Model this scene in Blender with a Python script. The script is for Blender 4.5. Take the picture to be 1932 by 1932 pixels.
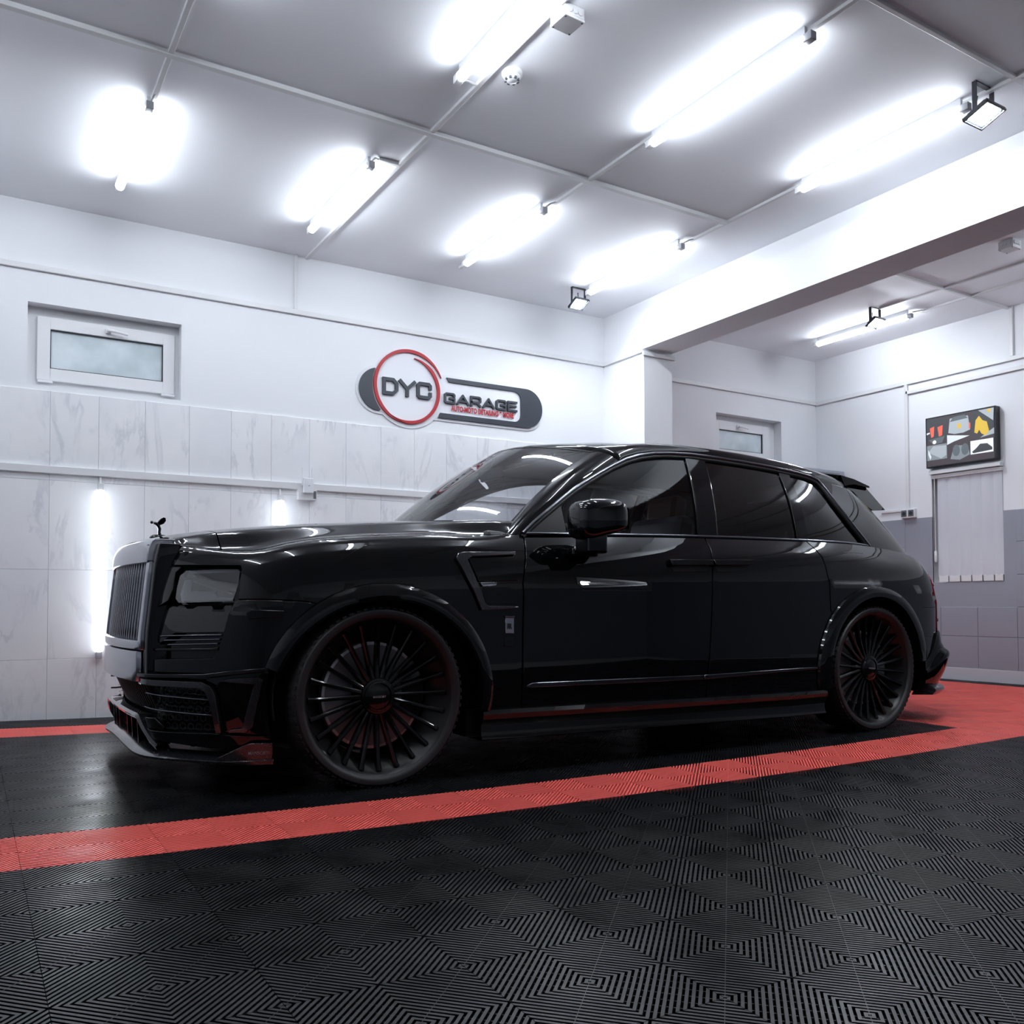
import bpy, bmesh, math, random
from mathutils import Vector, Matrix
from mathutils.geometry import delaunay_2d_cdt

for _o in list(bpy.data.objects):
    bpy.data.objects.remove(_o, do_unlink=True)
scene = bpy.context.scene
COL = scene.collection
random.seed(7)

# ------------------------------------------------------------------ camera, world, exposure
CAM_POS = Vector((-1.948, -3.176, 0.801))
CAM_R = Vector((0.8488542, -0.5286169, -0.0032695))
CAM_D = Vector((0.0137623, 0.0282815, -0.9995053))      # image-down axis
CAM_F = Vector((0.5284479, 0.8483892, 0.0312818))
cam_data = bpy.data.cameras.new('camera')
cam_data.sensor_width = 36.0
cam_data.lens = 1688.4 / 1932.0 * 36.0
cam_data.shift_x = (966.0 - 985.8) / 1932.0
cam_data.shift_y = (1083.1 - 966.0) / 1932.0
cam_data.clip_start = 0.05
cam = bpy.data.objects.new('camera', cam_data)
COL.objects.link(cam)
_up = -CAM_D
cam.matrix_world = Matrix(((CAM_R.x, _up.x, -CAM_F.x, CAM_POS.x), (CAM_R.y, _up.y, -CAM_F.y, CAM_POS.y),
                           (CAM_R.z, _up.z, -CAM_F.z, CAM_POS.z), (0, 0, 0, 1)))
scene.camera = cam
world = bpy.data.worlds.new('world')
scene.world = world
world.use_nodes = True
world.node_tree.nodes['Background'].inputs[0].default_value = (0.55, 0.65, 0.8, 1)
world.node_tree.nodes['Background'].inputs[1].default_value = 0.15
TUBE_POWER = 27.0
FLOOD_POWER = 640.0
LIGHT_COLOR = (0.86, 0.92, 1.0)
vs = scene.view_settings
vs.view_transform = 'Standard'
vs.look = 'None'
vs.exposure = 1.0
vs.gamma = 1.0
vs.use_curve_mapping = False
scene.cycles.max_bounces = 10
scene.cycles.diffuse_bounces = 4
scene.cycles.glossy_bounces = 5
scene.cycles.transmission_bounces = 8
scene.cycles.transparent_max_bounces = 12
scene.cycles.caustics_reflective = False
scene.cycles.caustics_refractive = False
scene.cycles.sample_clamp_indirect = 6.0

# ------------------------------------------------------------------ helpers
def new_mat(name, color=(.8, .8, .8), rough=.5, metal=0.0, spec=.5, coat=0.0, coat_rough=.03, emit=None, emit_s=0.0):
    m = bpy.data.materials.new(name)
    m.use_nodes = True
    b = m.node_tree.nodes['Principled BSDF']
    b.inputs['Base Color'].default_value = (*color, 1)
    b.inputs['Roughness'].default_value = rough
    b.inputs['Metallic'].default_value = metal
    b.inputs['Specular IOR Level'].default_value = spec
    b.inputs['Coat Weight'].default_value = coat
    b.inputs['Coat Roughness'].default_value = coat_rough
    if emit:
        b.inputs['Emission Color'].default_value = (*emit, 1)
        b.inputs['Emission Strength'].default_value = emit_s
    return m
def bsdf(m): return m.node_tree.nodes['Principled BSDF']
def nod(m, kind, **kw):
    n = m.node_tree.nodes.new(kind)
    for k, v in kw.items(): setattr(n, k, v)
    return n
def link(m, a, ao, b, bi): m.node_tree.links.new(a.outputs[ao], b.inputs[bi])
def add_bump(m, scale, strength, dist=.01, detail=4):
    tc = nod(m, 'ShaderNodeTexCoord'); ns = nod(m, 'ShaderNodeTexNoise'); bp = nod(m, 'ShaderNodeBump')
    ns.inputs['Scale'].default_value = scale; ns.inputs['Detail'].default_value = detail
    bp.inputs['Strength'].default_value = strength; bp.inputs['Distance'].default_value = dist
    link(m, tc, 'Object', ns, 'Vector'); link(m, ns, 'Fac', bp, 'Height'); link(m, bp, 'Normal', bsdf(m), 'Normal')
def add_mottle(m, c1, c2, scale, lo=.35, hi=.65, detail=5):
    tc = nod(m, 'ShaderNodeTexCoord'); ns = nod(m, 'ShaderNodeTexNoise'); rp = nod(m, 'ShaderNodeValToRGB')
    ns.inputs['Scale'].default_value = scale; ns.inputs['Detail'].default_value = detail
    rp.color_ramp.elements[0].position = lo; rp.color_ramp.elements[1].position = hi
    rp.color_ramp.elements[0].color = (*c1, 1); rp.color_ramp.elements[1].color = (*c2, 1)
    link(m, tc, 'Object', ns, 'Vector'); link(m, ns, 'Fac', rp, 'Fac'); link(m, rp, 'Color', bsdf(m), 'Base Color')

def props(o, label=None, cat=None, group=None, kind=None):
    if label: o['label'] = label
    if cat: o['category'] = cat
    if group: o['group'] = group
    if kind: o['kind'] = kind
    return o
def empty(name, loc, label=None, cat=None, group=None):
    o = bpy.data.objects.new(name, None)
    COL.objects.link(o)
    o.location = loc; o.empty_display_size = .1
    return props(o, label, cat, group)
class MB:
    """collects faces for one mesh object"""
    def __init__(self): self.v = []; self.f = []
    def add(self, verts, faces):
        k = len(self.v); self.v += [tuple(p) for p in verts]; self.f += [tuple(i + k for i in f) for f in faces]
        return self
    def box(self, x0, x1, y0, y1, z0, z1):
        return self.add([(x0, y0, z0), (x1, y0, z0), (x1, y1, z0), (x0, y1, z0), (x0, y0, z1), (x1, y0, z1), (x1, y1, z1), (x0, y1, z1)],
                        [(0, 3, 2, 1), (4, 5, 6, 7), (0, 1, 5, 4), (1, 2, 6, 5), (2, 3, 7, 6), (3, 0, 4, 7)])
    def quad(self, *p): return self.add(p, [tuple(range(len(p)))])
    def tube(self, path, r, n=10, cap=True, closed=False):
        """round bar along a path of points; r a number or list"""
        pts = [Vector(p) for p in path]; m = len(pts); rings = []
        up = Vector((0, 0, 1))
        for i, p in enumerate(pts):
            a = pts[(i - 1) % m] if (i or closed) else pts[i]; b = pts[(i + 1) % m] if (i < m - 1 or closed) else pts[i]
            t = (b - a).normalized()
            u = t.cross(up)
            if u.length < 1e-3: u = t.cross(Vector((0, 1, 0)))
            u.normalize(); w = t.cross(u)
            rr = r[i] if isinstance(r, (list, tuple)) else r
            rings.append([p + (u * math.cos(2 * math.pi * k / n) + w * math.sin(2 * math.pi * k / n)) * rr for k in range(n)])
        vs_ = [q for rg in rings for q in rg]; fs = []
        for i in range(m if closed else m - 1):
            j = (i + 1) % m
            for k in range(n):
                fs.append((i * n + k, i * n + (k + 1) % n, j * n + (k + 1) % n, j * n + k))
        if cap and not closed:
            fs.append(tuple(range(n - 1, -1, -1))); fs.append(tuple((m - 1) * n + k for k in range(n)))
        return self.add(vs_, fs)
    def lathe(self, prof, axis='Y', n=48, c=(0, 0, 0)):
        """prof: (radius, along) points revolved around an axis through c"""
        vs_ = []; fs = []; m = len(prof)
        for k in range(n):
            a = 2 * math.pi * k / n; ca, sa = math.cos(a), math.sin(a)
            for r, h in prof:
                p = {'Y': (r * ca, h, r * sa), 'Z': (r * ca, r * sa, h), 'X': (h, r * ca, r * sa)}[axis]
                vs_.append((p[0] + c[0], p[1] + c[1], p[2] + c[2]))
        for k in range(n):
            j = (k + 1) % n
            for i in range(m - 1): fs.append((k * m + i, k * m + i + 1, j * m + i + 1, j * m + i))
        return self.add(vs_, fs)
    def prism(self, poly, h0, h1, fn):
        """extrude 2D polygon (a,b) between h0 and h1 mapped by fn(a,b,h)"""
        n = len(poly)
        return self.add([fn(a, b, h0) for a, b in poly] + [fn(a, b, h1) for a, b in poly],
                        [tuple(range(n - 1, -1, -1)), tuple(range(n, 2 * n))] + [(i, (i + 1) % n, n + (i + 1) % n, n + i) for i in range(n)])
    def build(self, name, mat, parent=None, smooth=None, bevel=0.0, fix=True, mirror=None):
        me = bpy.data.meshes.new(name)
        me.from_pydata(self.v, [], self.f)
        bm = bmesh.new(); bm.from_mesh(me)
        if fix:
            bmesh.ops.remove_doubles(bm, verts=bm.verts, dist=1e-5)
            bmesh.ops.recalc_face_normals(bm, faces=bm.faces)
        if bevel:
            ed = [e for e in bm.edges if len(e.link_faces) == 2 and e.calc_face_angle(0) > .6]
            bmesh.ops.bevel(bm, geom=ed, offset=bevel, segments=2, affect='EDGES', profile=.5, clamp_overlap=True)
        bm.to_mesh(me); bm.free()
        if smooth is not None:
            for p in me.polygons: p.use_smooth = True
            me.set_sharp_from_angle(angle=math.radians(smooth))
        me.materials.append(mat)
        o = bpy.data.objects.new(name, me)
        COL.objects.link(o)
        if parent: o.parent = parent
        return o
def dup(o, parent=None, loc=None):
    c = o.copy(); COL.objects.link(c)
    c.parent = parent
    if loc is not None: c.location = loc
    for ch in list(o.children): dup(ch, c)
    return c

# ------------------------------------------------------------------ materials of the room
M = {}
M['wall'] = new_mat('white_paint', (.80, .81, .835), .6); add_bump(M['wall'], 9, .12, .01)
M['ceiling'] = new_mat('ceiling_paint', (.90, .915, .95), .65); add_bump(M['ceiling'], 4, .18, .02)
M['far_wall'] = new_mat('front_wall_grey', (.70, .71, .74), .6)
M['trunk'] = new_mat('white_plastic_trunking', (.74, .745, .755), .4)
M['pvc'] = new_mat('white_pvc', (.78, .785, .80), .3)
M['grey_paint'] = new_mat('grey_gloss_paint', (.30, .31, .36), .4); add_bump(M['grey_paint'], 30, .06, .004)
M['grey_white'] = new_mat('skirting_paint', (.55, .56, .61), .4)
M['frost'] = new_mat('frosted_glass', (.40, .47, .50), .35, emit=(.45, .55, .6), emit_s=.06)
add_mottle(M['frost'], (.30, .37, .40), (.62, .68, .72), 2.2)
M['dark_gasket'] = new_mat('black_gasket', (.02, .025, .03), .5)
M['tube'] = new_mat('led_tube_diffuser', (1, 1, 1), .4, emit=LIGHT_COLOR, emit_s=TUBE_POWER)
M['tube_wall'] = new_mat('wall_tube_diffuser', (1, 1, 1), .4, emit=LIGHT_COLOR, emit_s=TUBE_POWER * .42)
M['tube_dim'] = new_mat('led_tube_edge', (1, 1, 1), .4, emit=LIGHT_COLOR, emit_s=1.6)
M['led_panel'] = new_mat('floodlight_led_panel', (1, 1, 1), .4, emit=LIGHT_COLOR, emit_s=FLOOD_POWER)
M['led_panel_dim'] = new_mat('floodlight_led_panel_small', (1, 1, 1), .4, emit=LIGHT_COLOR, emit_s=FLOOD_POWER * .35)
M['cap'] = new_mat('grey_end_cap', (.42, .43, .46), .4)
M['flood_body'] = new_mat('floodlight_black_alu', (.02, .024, .032), .4)
M['socket'] = new_mat('socket_dark', (.10, .11, .13), .4)
M['blind'] = new_mat('blind_fabric', (.62, .63, .68), .7); add_bump(M['blind'], 120, .1, .002)
M['sign_white'] = new_mat('white_acrylic', (.80, .81, .85), .25)
M['sign_dark'] = new_mat('anthracite_acrylic', (.035, .042, .055), .35)
M['sign_red'] = new_mat('red_acrylic', (.40, .012, .022), .35)
M['locker'] = new_mat('grey_locker_paint', (.33, .35, .40), .45)
M['tv_frame'] = new_mat('tv_black', (.008, .010, .016), .3)
def marble():
    m = new_mat('marble_porcelain', (.66, .67, .70), .12)
    tc = nod(m, 'ShaderNodeTexCoord'); oi = nod(m, 'ShaderNodeObjectInfo'); mp = nod(m, 'ShaderNodeMapping')
    add = nod(m, 'ShaderNodeVectorMath', operation='ADD'); mul = nod(m, 'ShaderNodeVectorMath', operation='MULTIPLY')
    comb = nod(m, 'ShaderNodeCombineXYZ')
    link(m, oi, 'Random', comb, 'X'); link(m, oi, 'Random', comb, 'Z')
    mul.inputs[1].default_value = (17, 0, 31)
    link(m, comb, 'Vector', mul, 0); link(m, tc, 'Object', add, 0); link(m, mul, 'Vector', add, 1)
    mp.inputs['Rotation'].default_value = (0, math.radians(-28), 0)
    mp.inputs['Scale'].default_value = (1.0, 1.0, .34)
    link(m, add, 'Vector', mp, 'Vector')
    n1 = nod(m, 'ShaderNodeTexNoise'); n1.inputs['Scale'].default_value = 3.2; n1.inputs['Detail'].default_value = 8; n1.inputs['Roughness'].default_value = .62; n1.inputs['Distortion'].default_value = .7
    link(m, mp, 'Vector', n1, 'Vector')
    sub = nod(m, 'ShaderNodeMath', operation='SUBTRACT'); sub.inputs[1].default_value = .5
    ab = nod(m, 'ShaderNodeMath', operation='ABSOLUTE')
    link(m, n1, 'Fac', sub, 0); link(m, sub, 'Value', ab, 0)
    r = nod(m, 'ShaderNodeValToRGB')
    r.color_ramp.elements[0].position = 0.0; r.color_ramp.elements[0].color = (.72, .73, .76, 1)
    r.color_ramp.elements[1].position = .035; r.color_ramp.elements[1].color = (.88, .885, .90, 1)
    link(m, ab, 'Value', r, 'Fac')
    n2 = nod(m, 'ShaderNodeTexNoise'); n2.inputs['Scale'].default_value = 1.7; n2.inputs['Detail'].default_value = 3
    link(m, add, 'Vector', n2, 'Vector')
    r2 = nod(m, 'ShaderNodeValToRGB')
    r2.color_ramp.elements[0].position = .38; r2.color_ramp.elements[0].color = (.93, .935, .95, 1)
    r2.color_ramp.elements[1].position = .62; r2.color_ramp.elements[1].color = (1, 1, 1, 1)
    link(m, n2, 'Fac', r2, 'Fac')
    n3 = nod(m, 'ShaderNodeTexNoise'); n3.inputs['Scale'].default_value = 2.4; n3.inputs['Detail'].default_value = 2
    link(m, add, 'Vector', n3, 'Vector')
    r3 = nod(m, 'ShaderNodeValToRGB'); r3.color_ramp.elements[0].position = .42; r3.color_ramp.elements[1].position = .60
    link(m, n3, 'Fac', r3, 'Fac')
    vx = nod(m, 'ShaderNodeMixRGB', blend_type='MIX'); vx.inputs[1].default_value = (.88, .885, .90, 1)
    link(m, r3, 'Color', vx, 0); link(m, r, 'Color', vx, 2)
    mx = nod(m, 'ShaderNodeMixRGB', blend_type='MULTIPLY'); mx.inputs[0].default_value = 1
    link(m, vx, 'Color', mx, 1); link(m, r2, 'Color', mx, 2); link(m, mx, 'Color', bsdf(m), 'Base Color')
    return m
M['marble'] = marble()
M['grout'] = new_mat('grey_grout', (.60, .605, .62), .8)
def tile_mat(name, c1, c2, rough):
    m = new_mat(name, c1, rough, spec=.32)
    tc = nod(m, 'ShaderNodeTexCoord'); oi = nod(m, 'ShaderNodeObjectInfo'); ns = nod(m, 'ShaderNodeTexNoise'); mx = nod(m, 'ShaderNodeMixRGB')
    ad = nod(m, 'ShaderNodeVectorMath', operation='ADD')
    link(m, tc, 'Object', ad, 0); link(m, oi, 'Location', ad, 1)
    ns.inputs['Scale'].default_value = 5; ns.inputs['Detail'].default_value = 6
    mx.inputs[1].default_value = (*c1, 1); mx.inputs[2].default_value = (*c2, 1)
    link(m, ad, 'Vector', ns, 'Vector'); link(m, ns, 'Fac', mx, 0); link(m, mx, 'Color', bsdf(m), 'Base Color')
    mr = nod(m, 'ShaderNodeMapRange'); mr.inputs[1].default_value = .3; mr.inputs[2].default_value = .7
    mr.inputs[3].default_value = rough - .08; mr.inputs[4].default_value = rough + .1
    link(m, ns, 'Fac', mr, 0); link(m, mr, 0, bsdf(m), 'Roughness')
    return m
M['tile_black'] = tile_mat('black_floor_tile', (.0045, .0050, .0064), (.0080, .0087, .0110), .36)
M['tile_red'] = tile_mat('red_floor_tile', (.80, .125, .105), (.88, .150, .125), .45)
M['slab'] = new_mat('floor_slab', (.004, .004, .005), .9, spec=0.0)

# ------------------------------------------------------------------ the room
YW, ZC, XR, XP, XP2, YP = 3.44, 3.442, 5.992, 3.073, 3.396, 2.861
XL, YF = -4.2, -5.6                     # unseen left and front walls
ZR, ZM, ZT = 2.985, 2.201, 1.654
ZB = 3.019
def zf(x, y):
    """gentle fall of the garage floor"""
    x = max(min(x, 6.2), -3.0); y = max(min(y, 3.6), -3.0)
    return -.00131 + .01169 * y - .00203 * y * y - .01446 * x - .00097 * x * y + .00401 * x * x
def holed_wall(name, fn, a0, a1, z0, z1, holes, depth, mat, thick=.25, reveal=None):
    """wall sheet in (a,z) with recessed rectangular openings; fn(a, d, z), d = depth behind the face"""
    mb = MB()
    xs = sorted({a0, a1, *[h for o in holes for h in o[:2]]}); zs = sorted({z0, z1, *[h for o in holes for h in o[2:]]})
    for xa, xb in zip(xs, xs[1:]):
        for za, zb in zip(zs, zs[1:]):
            if any(o[0] <= xa and xb <= o[1] and o[2] <= za and zb <= o[3] for o in holes): continue
            mb.quad(fn(xa, 0, za), fn(xb, 0, za), fn(xb, 0, zb), fn(xa, 0, zb))
    for o in holes:
        x0, x1, y0, y1 = o
        for (p, q) in (((x0, y0), (x1, y0)), ((x1, y0), (x1, y1)), ((x1, y1), (x0, y1)), ((x0, y1), (x0, y0))):
            mb.quad(fn(p[0], 0, p[1]), fn(q[0], 0, q[1]), fn(q[0], depth, q[1]), fn(p[0], depth, p[1]))
        mb.quad(fn(x0, depth, y0), fn(x1, depth, y0), fn(x1, depth, y1), fn(x0, depth, y1))
    mb.quad(fn(a0, thick, z0), fn(a1, thick, z0), fn(a1, thick, z1), fn(a0, thick, z1))
    for (p, q) in (((a0, z0), (a1, z0)), ((a1, z0), (a1, z1)), ((a1, z1), (a0, z1)), ((a0, z1), (a0, z0))):
        mb.quad(fn(p[0], 0, p[1]), fn(q[0], 0, q[1]), fn(q[0], thick, q[1]), fn(p[0], thick, p[1]))
    return props(mb.build(name, mat, fix=True), kind='structure')
WIN1 = (-1.626, -.670, 2.235, 2.777)
WIN2 = (4.493, 5.440, 2.235, 2.72)
WIN3 = (1.364, 2.062, .975, 2.040)       # blind opening in the right wall (y range)
wall_back = holed_wall('wall_back', lambda a, d, z: (a, YW + d, z), XL, XR + .25, -.2, ZC + .1, [WIN1, WIN2], .14, M['wall'])
wall_right = holed_wall('wall_right', lambda a, d, z: (XR + d, a, z), YF - .25, YW, -.2, ZC + .1, [WIN3], .10, M['wall'])
props(MB().box(XL - .25, XL, YF - .25, YW + .25, -.2, ZC + .1).build('wall_left', M['wall']), kind='structure')
props(MB().box(XL, XR, YF - .25, YF, -.2, ZC + .1).build('wall_front', M['far_wall']), kind='structure')
props(MB().box(XL - .25, XR + .25, YF - .25, YW + .25, ZC, ZC + .25).build('ceiling', M['ceiling']), kind='structure')
# pier and beam between the two bays
props(MB().box(XP, XP2, YP, YW + .01, -.2, ZB).build('wall_pier', M['wall']), kind='structure')
props(MB().box(XP, XP2, YF, YW + .01, ZB, ZC + .01).build('ceiling_beam', M['wall']), kind='structure')

# floor slab under the click tiles
fl = MB(); NX, NY = 40, 34
for j in range(NY + 1):
    for i in range(NX + 1):
        x = XL + (XR - XL) * i / NX; y = YF + (YW - YF) * j / NY
        fl.v.append((x, y, zf(x, y) - .022))
for j in range(NY):
    for i in range(NX):
        a = j * (NX + 1) + i; fl.f.append((a, a + 1, a + NX + 2, a + NX + 1))
floor = props(fl.build('floor', M['slab'], fix=False), kind='structure')

# ribbed click tiles, 0.4 m: four quarters with 45-degree ribs, so the ribs nest as squares round every centre and corner
def tile_geometry():
    mb = MB(); q = .1993; N = 20; p = .4 / 2 * math.sqrt(2) / N * math.sqrt(2)      # spacing measured along an edge
    w = p * .54; H = .017
    def ends(c):
        return ((c, 0), (0, c)) if c <= q else ((q, c - q), (c - q, q))
    for sx, sy in ((1, 1), (-1, 1), (-1, -1), (1, -1)):
        for k in range(N):
            c = (k + .5) * p; c1 = max(c - w / 2, .0004); c2 = min(c + w / 2, 2 * q - .0004)
            a1, b1 = ends(c1); a2, b2 = ends(c2)
            P = [(sx * u, sy * v) for u, v in (a1, a2, b2, b1)]
            if sx * sy < 0: P = P[::-1]
            t = [(u, v, 0) for u, v in P]; b = [(u * 1.0, v * 1.0, -H) for u, v in P]
            mb.add(t + b, [(0, 1, 2, 3), (0, 3, 7, 4), (1, 0, 4, 5), (2, 1, 5, 6), (3, 2, 6, 7)])
        for k in range(9):                      # lower cross webs seen between the ribs
            d = -q + 2 * q * (k + .5) / 9
            hw = .0016
            pts = []
            for dd in (d - hw, d + hw):
                lo = max(0, dd); hi = min(q, q + dd)
                pts.append(((lo, lo - dd), (hi, hi - dd)))
            P = [(sx * u, sy * v, -.005) for u, v in (pts[0][0], pts[0][1], pts[1][1], pts[1][0])]
            if sx * sy > 0: P = P[::-1]
            mb.add(P, [(0, 1, 2, 3)])
    hw = .0012
    mb.add([(-q + hw, -q - 0, .0004), (-q, -q + hw, .0004), (q - hw, q, .0004), (q, q - hw, .0004)], [(0, 3, 2, 1)])
    return mb
_tg = tile_geometry()
def tile_mesh(name, mat, cut=None):
    me = bpy.data.meshes.new(name); me.from_pydata(_tg.v, [], _tg.f)
    if cut is not None:
        bm = bmesh.new(); bm.from_mesh(me)
        bmesh.ops.bisect_plane(bm, geom=bm.verts[:] + bm.edges[:] + bm.faces[:], plane_co=(cut, 0, 0), plane_no=(1, 0, 0), clear_outer=True)
        bm.to_mesh(me); bm.free()
    me.materials.append(mat)
    return me
TM = {'r': tile_mesh('floor_tile_red', M['tile_red']), 'k': tile_mesh('floor_tile_black', M['tile_black']),
      'kc': tile_mesh('floor_tile_cut', M['tile_black'], XR - 6.0)}
def tile_kind(i, j):
    if i >= 15: return 'kc'
    if j == 0 or j == 7: return 'r'
    if i >= 9 and 1 <= j <= 6: return 'r'
    return 'k'
cells = []
for i in range(-10, 16):
    for j in range(-13, 9):
        x, y = .4 * i, .4 * j
        if XP - .2 < x < XP2 + .2 and y > YP - .2: continue
        d = Vector((x, y, 0)) - CAM_POS; dz = d.dot(CAM_F)
        px = 985.8 + 1688.4 * d.dot(CAM_R) / dz if dz > .1 else -9e9
        py = 1083.1 + 1688.4 * d.dot(CAM_D) / dz if dz > .1 else 9e9
        m_ = 340 / max(dz, .5)
        seen = dz > .3 and -m_ < px < 1932 + m_ and py < 1932 + m_
        cells.append((not seen, dz if dz > 0 else 99, i, j))
cells.sort()
rest = MB()
for n, (hid, dz, i, j) in enumerate(cells):
    x, y = .4 * i, .4 * j; k = tile_kind(i, j); z = zf(x, y)
    e = .1
    gx = (zf(x + e, y) - zf(x - e, y)) / (2 * e); gy = (zf(x, y + e) - zf(x, y - e)) / (2 * e)
    if not hid and n < 300:
        o = bpy.data.objects.new('floor_tile', TM[k]); COL.objects.link(o)
        o.location = (x, y, z); o.rotation_euler = (math.atan(gy), -math.atan(gx), 0)
        o.parent = floor
    elif k == 'k':
        rest.add([(x + a, y + b, z + c + gx * a + gy * b) for a, b, c in _tg.v], _tg.f)
o = rest.build('floor_tile_field', M['tile_black'], floor, fix=False)
o['kind'] = 'stuff'

# marble wall tiles, 0.293 x 0.587, on the long back wall
tw, th, g = .2915, .587, .0007
rows = [(.03, .438), (.438, 1.024), (1.024, 1.611), (1.611, ZM)]
tm = {}
k0 = -12
for r, (za, zb) in enumerate(rows):
    me = MB().box(-tw / 2 + g, tw / 2 - g, -.006, .004, -(zb - za) / 2 + g, (zb - za) / 2 - g).build('wall_tile_mesh', M['marble'], bevel=.0014)
    tm[r] = me.data; bpy.data.objects.remove(me)
for k in range(-12, 16):
    xc = -1.489 + tw * (k + .5)
    if xc + tw / 2 > XP + .01: continue
    for r, (za, zb) in enumerate(rows):
        o = bpy.data.objects.new('wall_tile', tm[r]); COL.objects.link(o)
        o.location = (xc, YW - .008, (za + zb) / 2); o.parent = wall_back
o = MB().box(-1.489 - 12 * tw, XP - .002, YW - .006, YW + .01, 0.0, ZM - .002).build('tile_grout', M['grout'], wall_back)

# grey painted tiles low on the right wall (and round the corner of the second bay)
gz = [.175, .469, .743, 1.032, 1.326, 1.612]
gme = {}
for r, (za, zb) in enumerate(zip(gz, gz[1:])):
    t_ = MB().box(-.006, .004, -.184 + .0018, .184 - .0018, -(zb - za) / 2 + .0018, (zb - za) / 2 - .0018).build('g', M['grey_paint'], bevel=.003)
    gme[r] = t_.data; bpy.data.objects.remove(t_)
for k in range(-6, 6):
    yc = 1.618 + .368 * (k + .5)
    if yc + .184 > YW: continue
    for r, (za, zb) in enumerate(zip(gz, gz[1:])):
        if WIN3[0] - .19 < yc < WIN3[1] + .19 and zb > WIN3[2] + .02:
            continue
        o = bpy.data.objects.new('wall_tile', gme[r]); COL.objects.link(o)
        o.location = (XR - .004, yc, (za + zb) / 2); o.parent = wall_right
gb = MB()
gb.box(XR - .004, XR + .01, -.6, WIN3[0], .03, 1.612); gb.box(XR - .004, XR + .01, WIN3[1], YW, .03, 1.612); gb.box(XR - .004, XR + .01, WIN3[0], WIN3[1], .03, WIN3[2])
gb.build('painted_dado', M['grey_paint'], wall_right)
props(MB().box(XR - .02, XR + .01, -3, YW, .03, .175).build('baseboard_right', M['grey_white'], bevel=.004), kind='structure')
props(MB().box(XP2, XR, YW - .006, YW + .01, .03, 1.612).build('trim_1', M['grey_paint']), kind='structure')

gd = MB(); gd.box(XL, XL + .006, YF, YW, .03, 1.612); gd.build('painted_dado', M['grey_paint'], bpy.data.objects['wall_left'])
gd = MB(); gd.box(XL, XR, YF, YF + .006, .03, 1.612); gd.build('painted_dado', M['grey_paint'], bpy.data.objects['wall_front'])
gb2 = MB().box(XR - .004, XR + .01, YF, -.6, .03, 1.612); gb2.build('painted_dado', M['grey_paint'], wall_right)
# surface trunking on walls and ceiling
TN = [1]
def trim(x0, x1, y0, y1, z0, z1, b=.003):
    TN[0] += 1
    return props(MB().box(x0, x1, y0, y1, z0, z1).build('trim_%d' % TN[0], M['trunk'], bevel=b), kind='structure')
trim(XL, XP, YW - .022, YW + .005, ZR, ZR + .038)                     # picture-rail trunking
trim(XP - .022, XP + .005, YP, YW, ZR, ZR + .034)
trim(XP - .02, XP2 + .02, YP - .022, YP + .004, ZR - .03, ZR + .004)
trim(XP2, XR, YW - .022, YW + .005, ZR - .03, ZR + .008)
trim(XR - .022, XR + .005, -2.5, YW - .022, ZR - .035, ZR + .003)
trim(XR - .022, XR + .005, -2.5, 2.318, 2.852, 2.886)
trim(XR - .022, XR + .005, 2.297, 2.333, 1.70, 2.952)
trim(XR - .018, XR + .005, 2.30, 2.62, 1.690, 1.715)
trim(XR - .018, XR + .005, 1.238, 1.268, 2.99, ZC)
trim(XL, XP - .35, YW - .035, YW - .004, ZT, ZT + .05)                # dado trunking on the marble
trim(.137, .163, YW - .018, YW + .004, ZR + .038, ZC)                 # drop from ceiling
CE = .024
trim(XL, 2.515, 1.285 - .018, 1.285 + .018, ZC - CE, ZC + .004)
for xc, ya, yb in ((-1.148, -3.5, 1.72), (.235, -3.5, YW), (1.325, -3.5, 3.0), (2.512, -3.5, 2.9)):
    trim(xc - .013, xc + .013, ya, yb, ZC - .017, ZC + .004)
trim(XP2, XR, 1.268, 1.296, ZC - .02, ZC + .004)
trim(5.005, 5.029, -2.2, 1.9, ZC - .016, ZC + .004)
trim(5.394, 5.416, -2.2, 1.9, ZC - .016, ZC + .004)
trim(1.2, 2.8, -.745, -.72, ZC - .014, ZC + .004)
trim(.10, .235, 1.70, 1.73, ZC - .02, ZC + .004)

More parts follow.
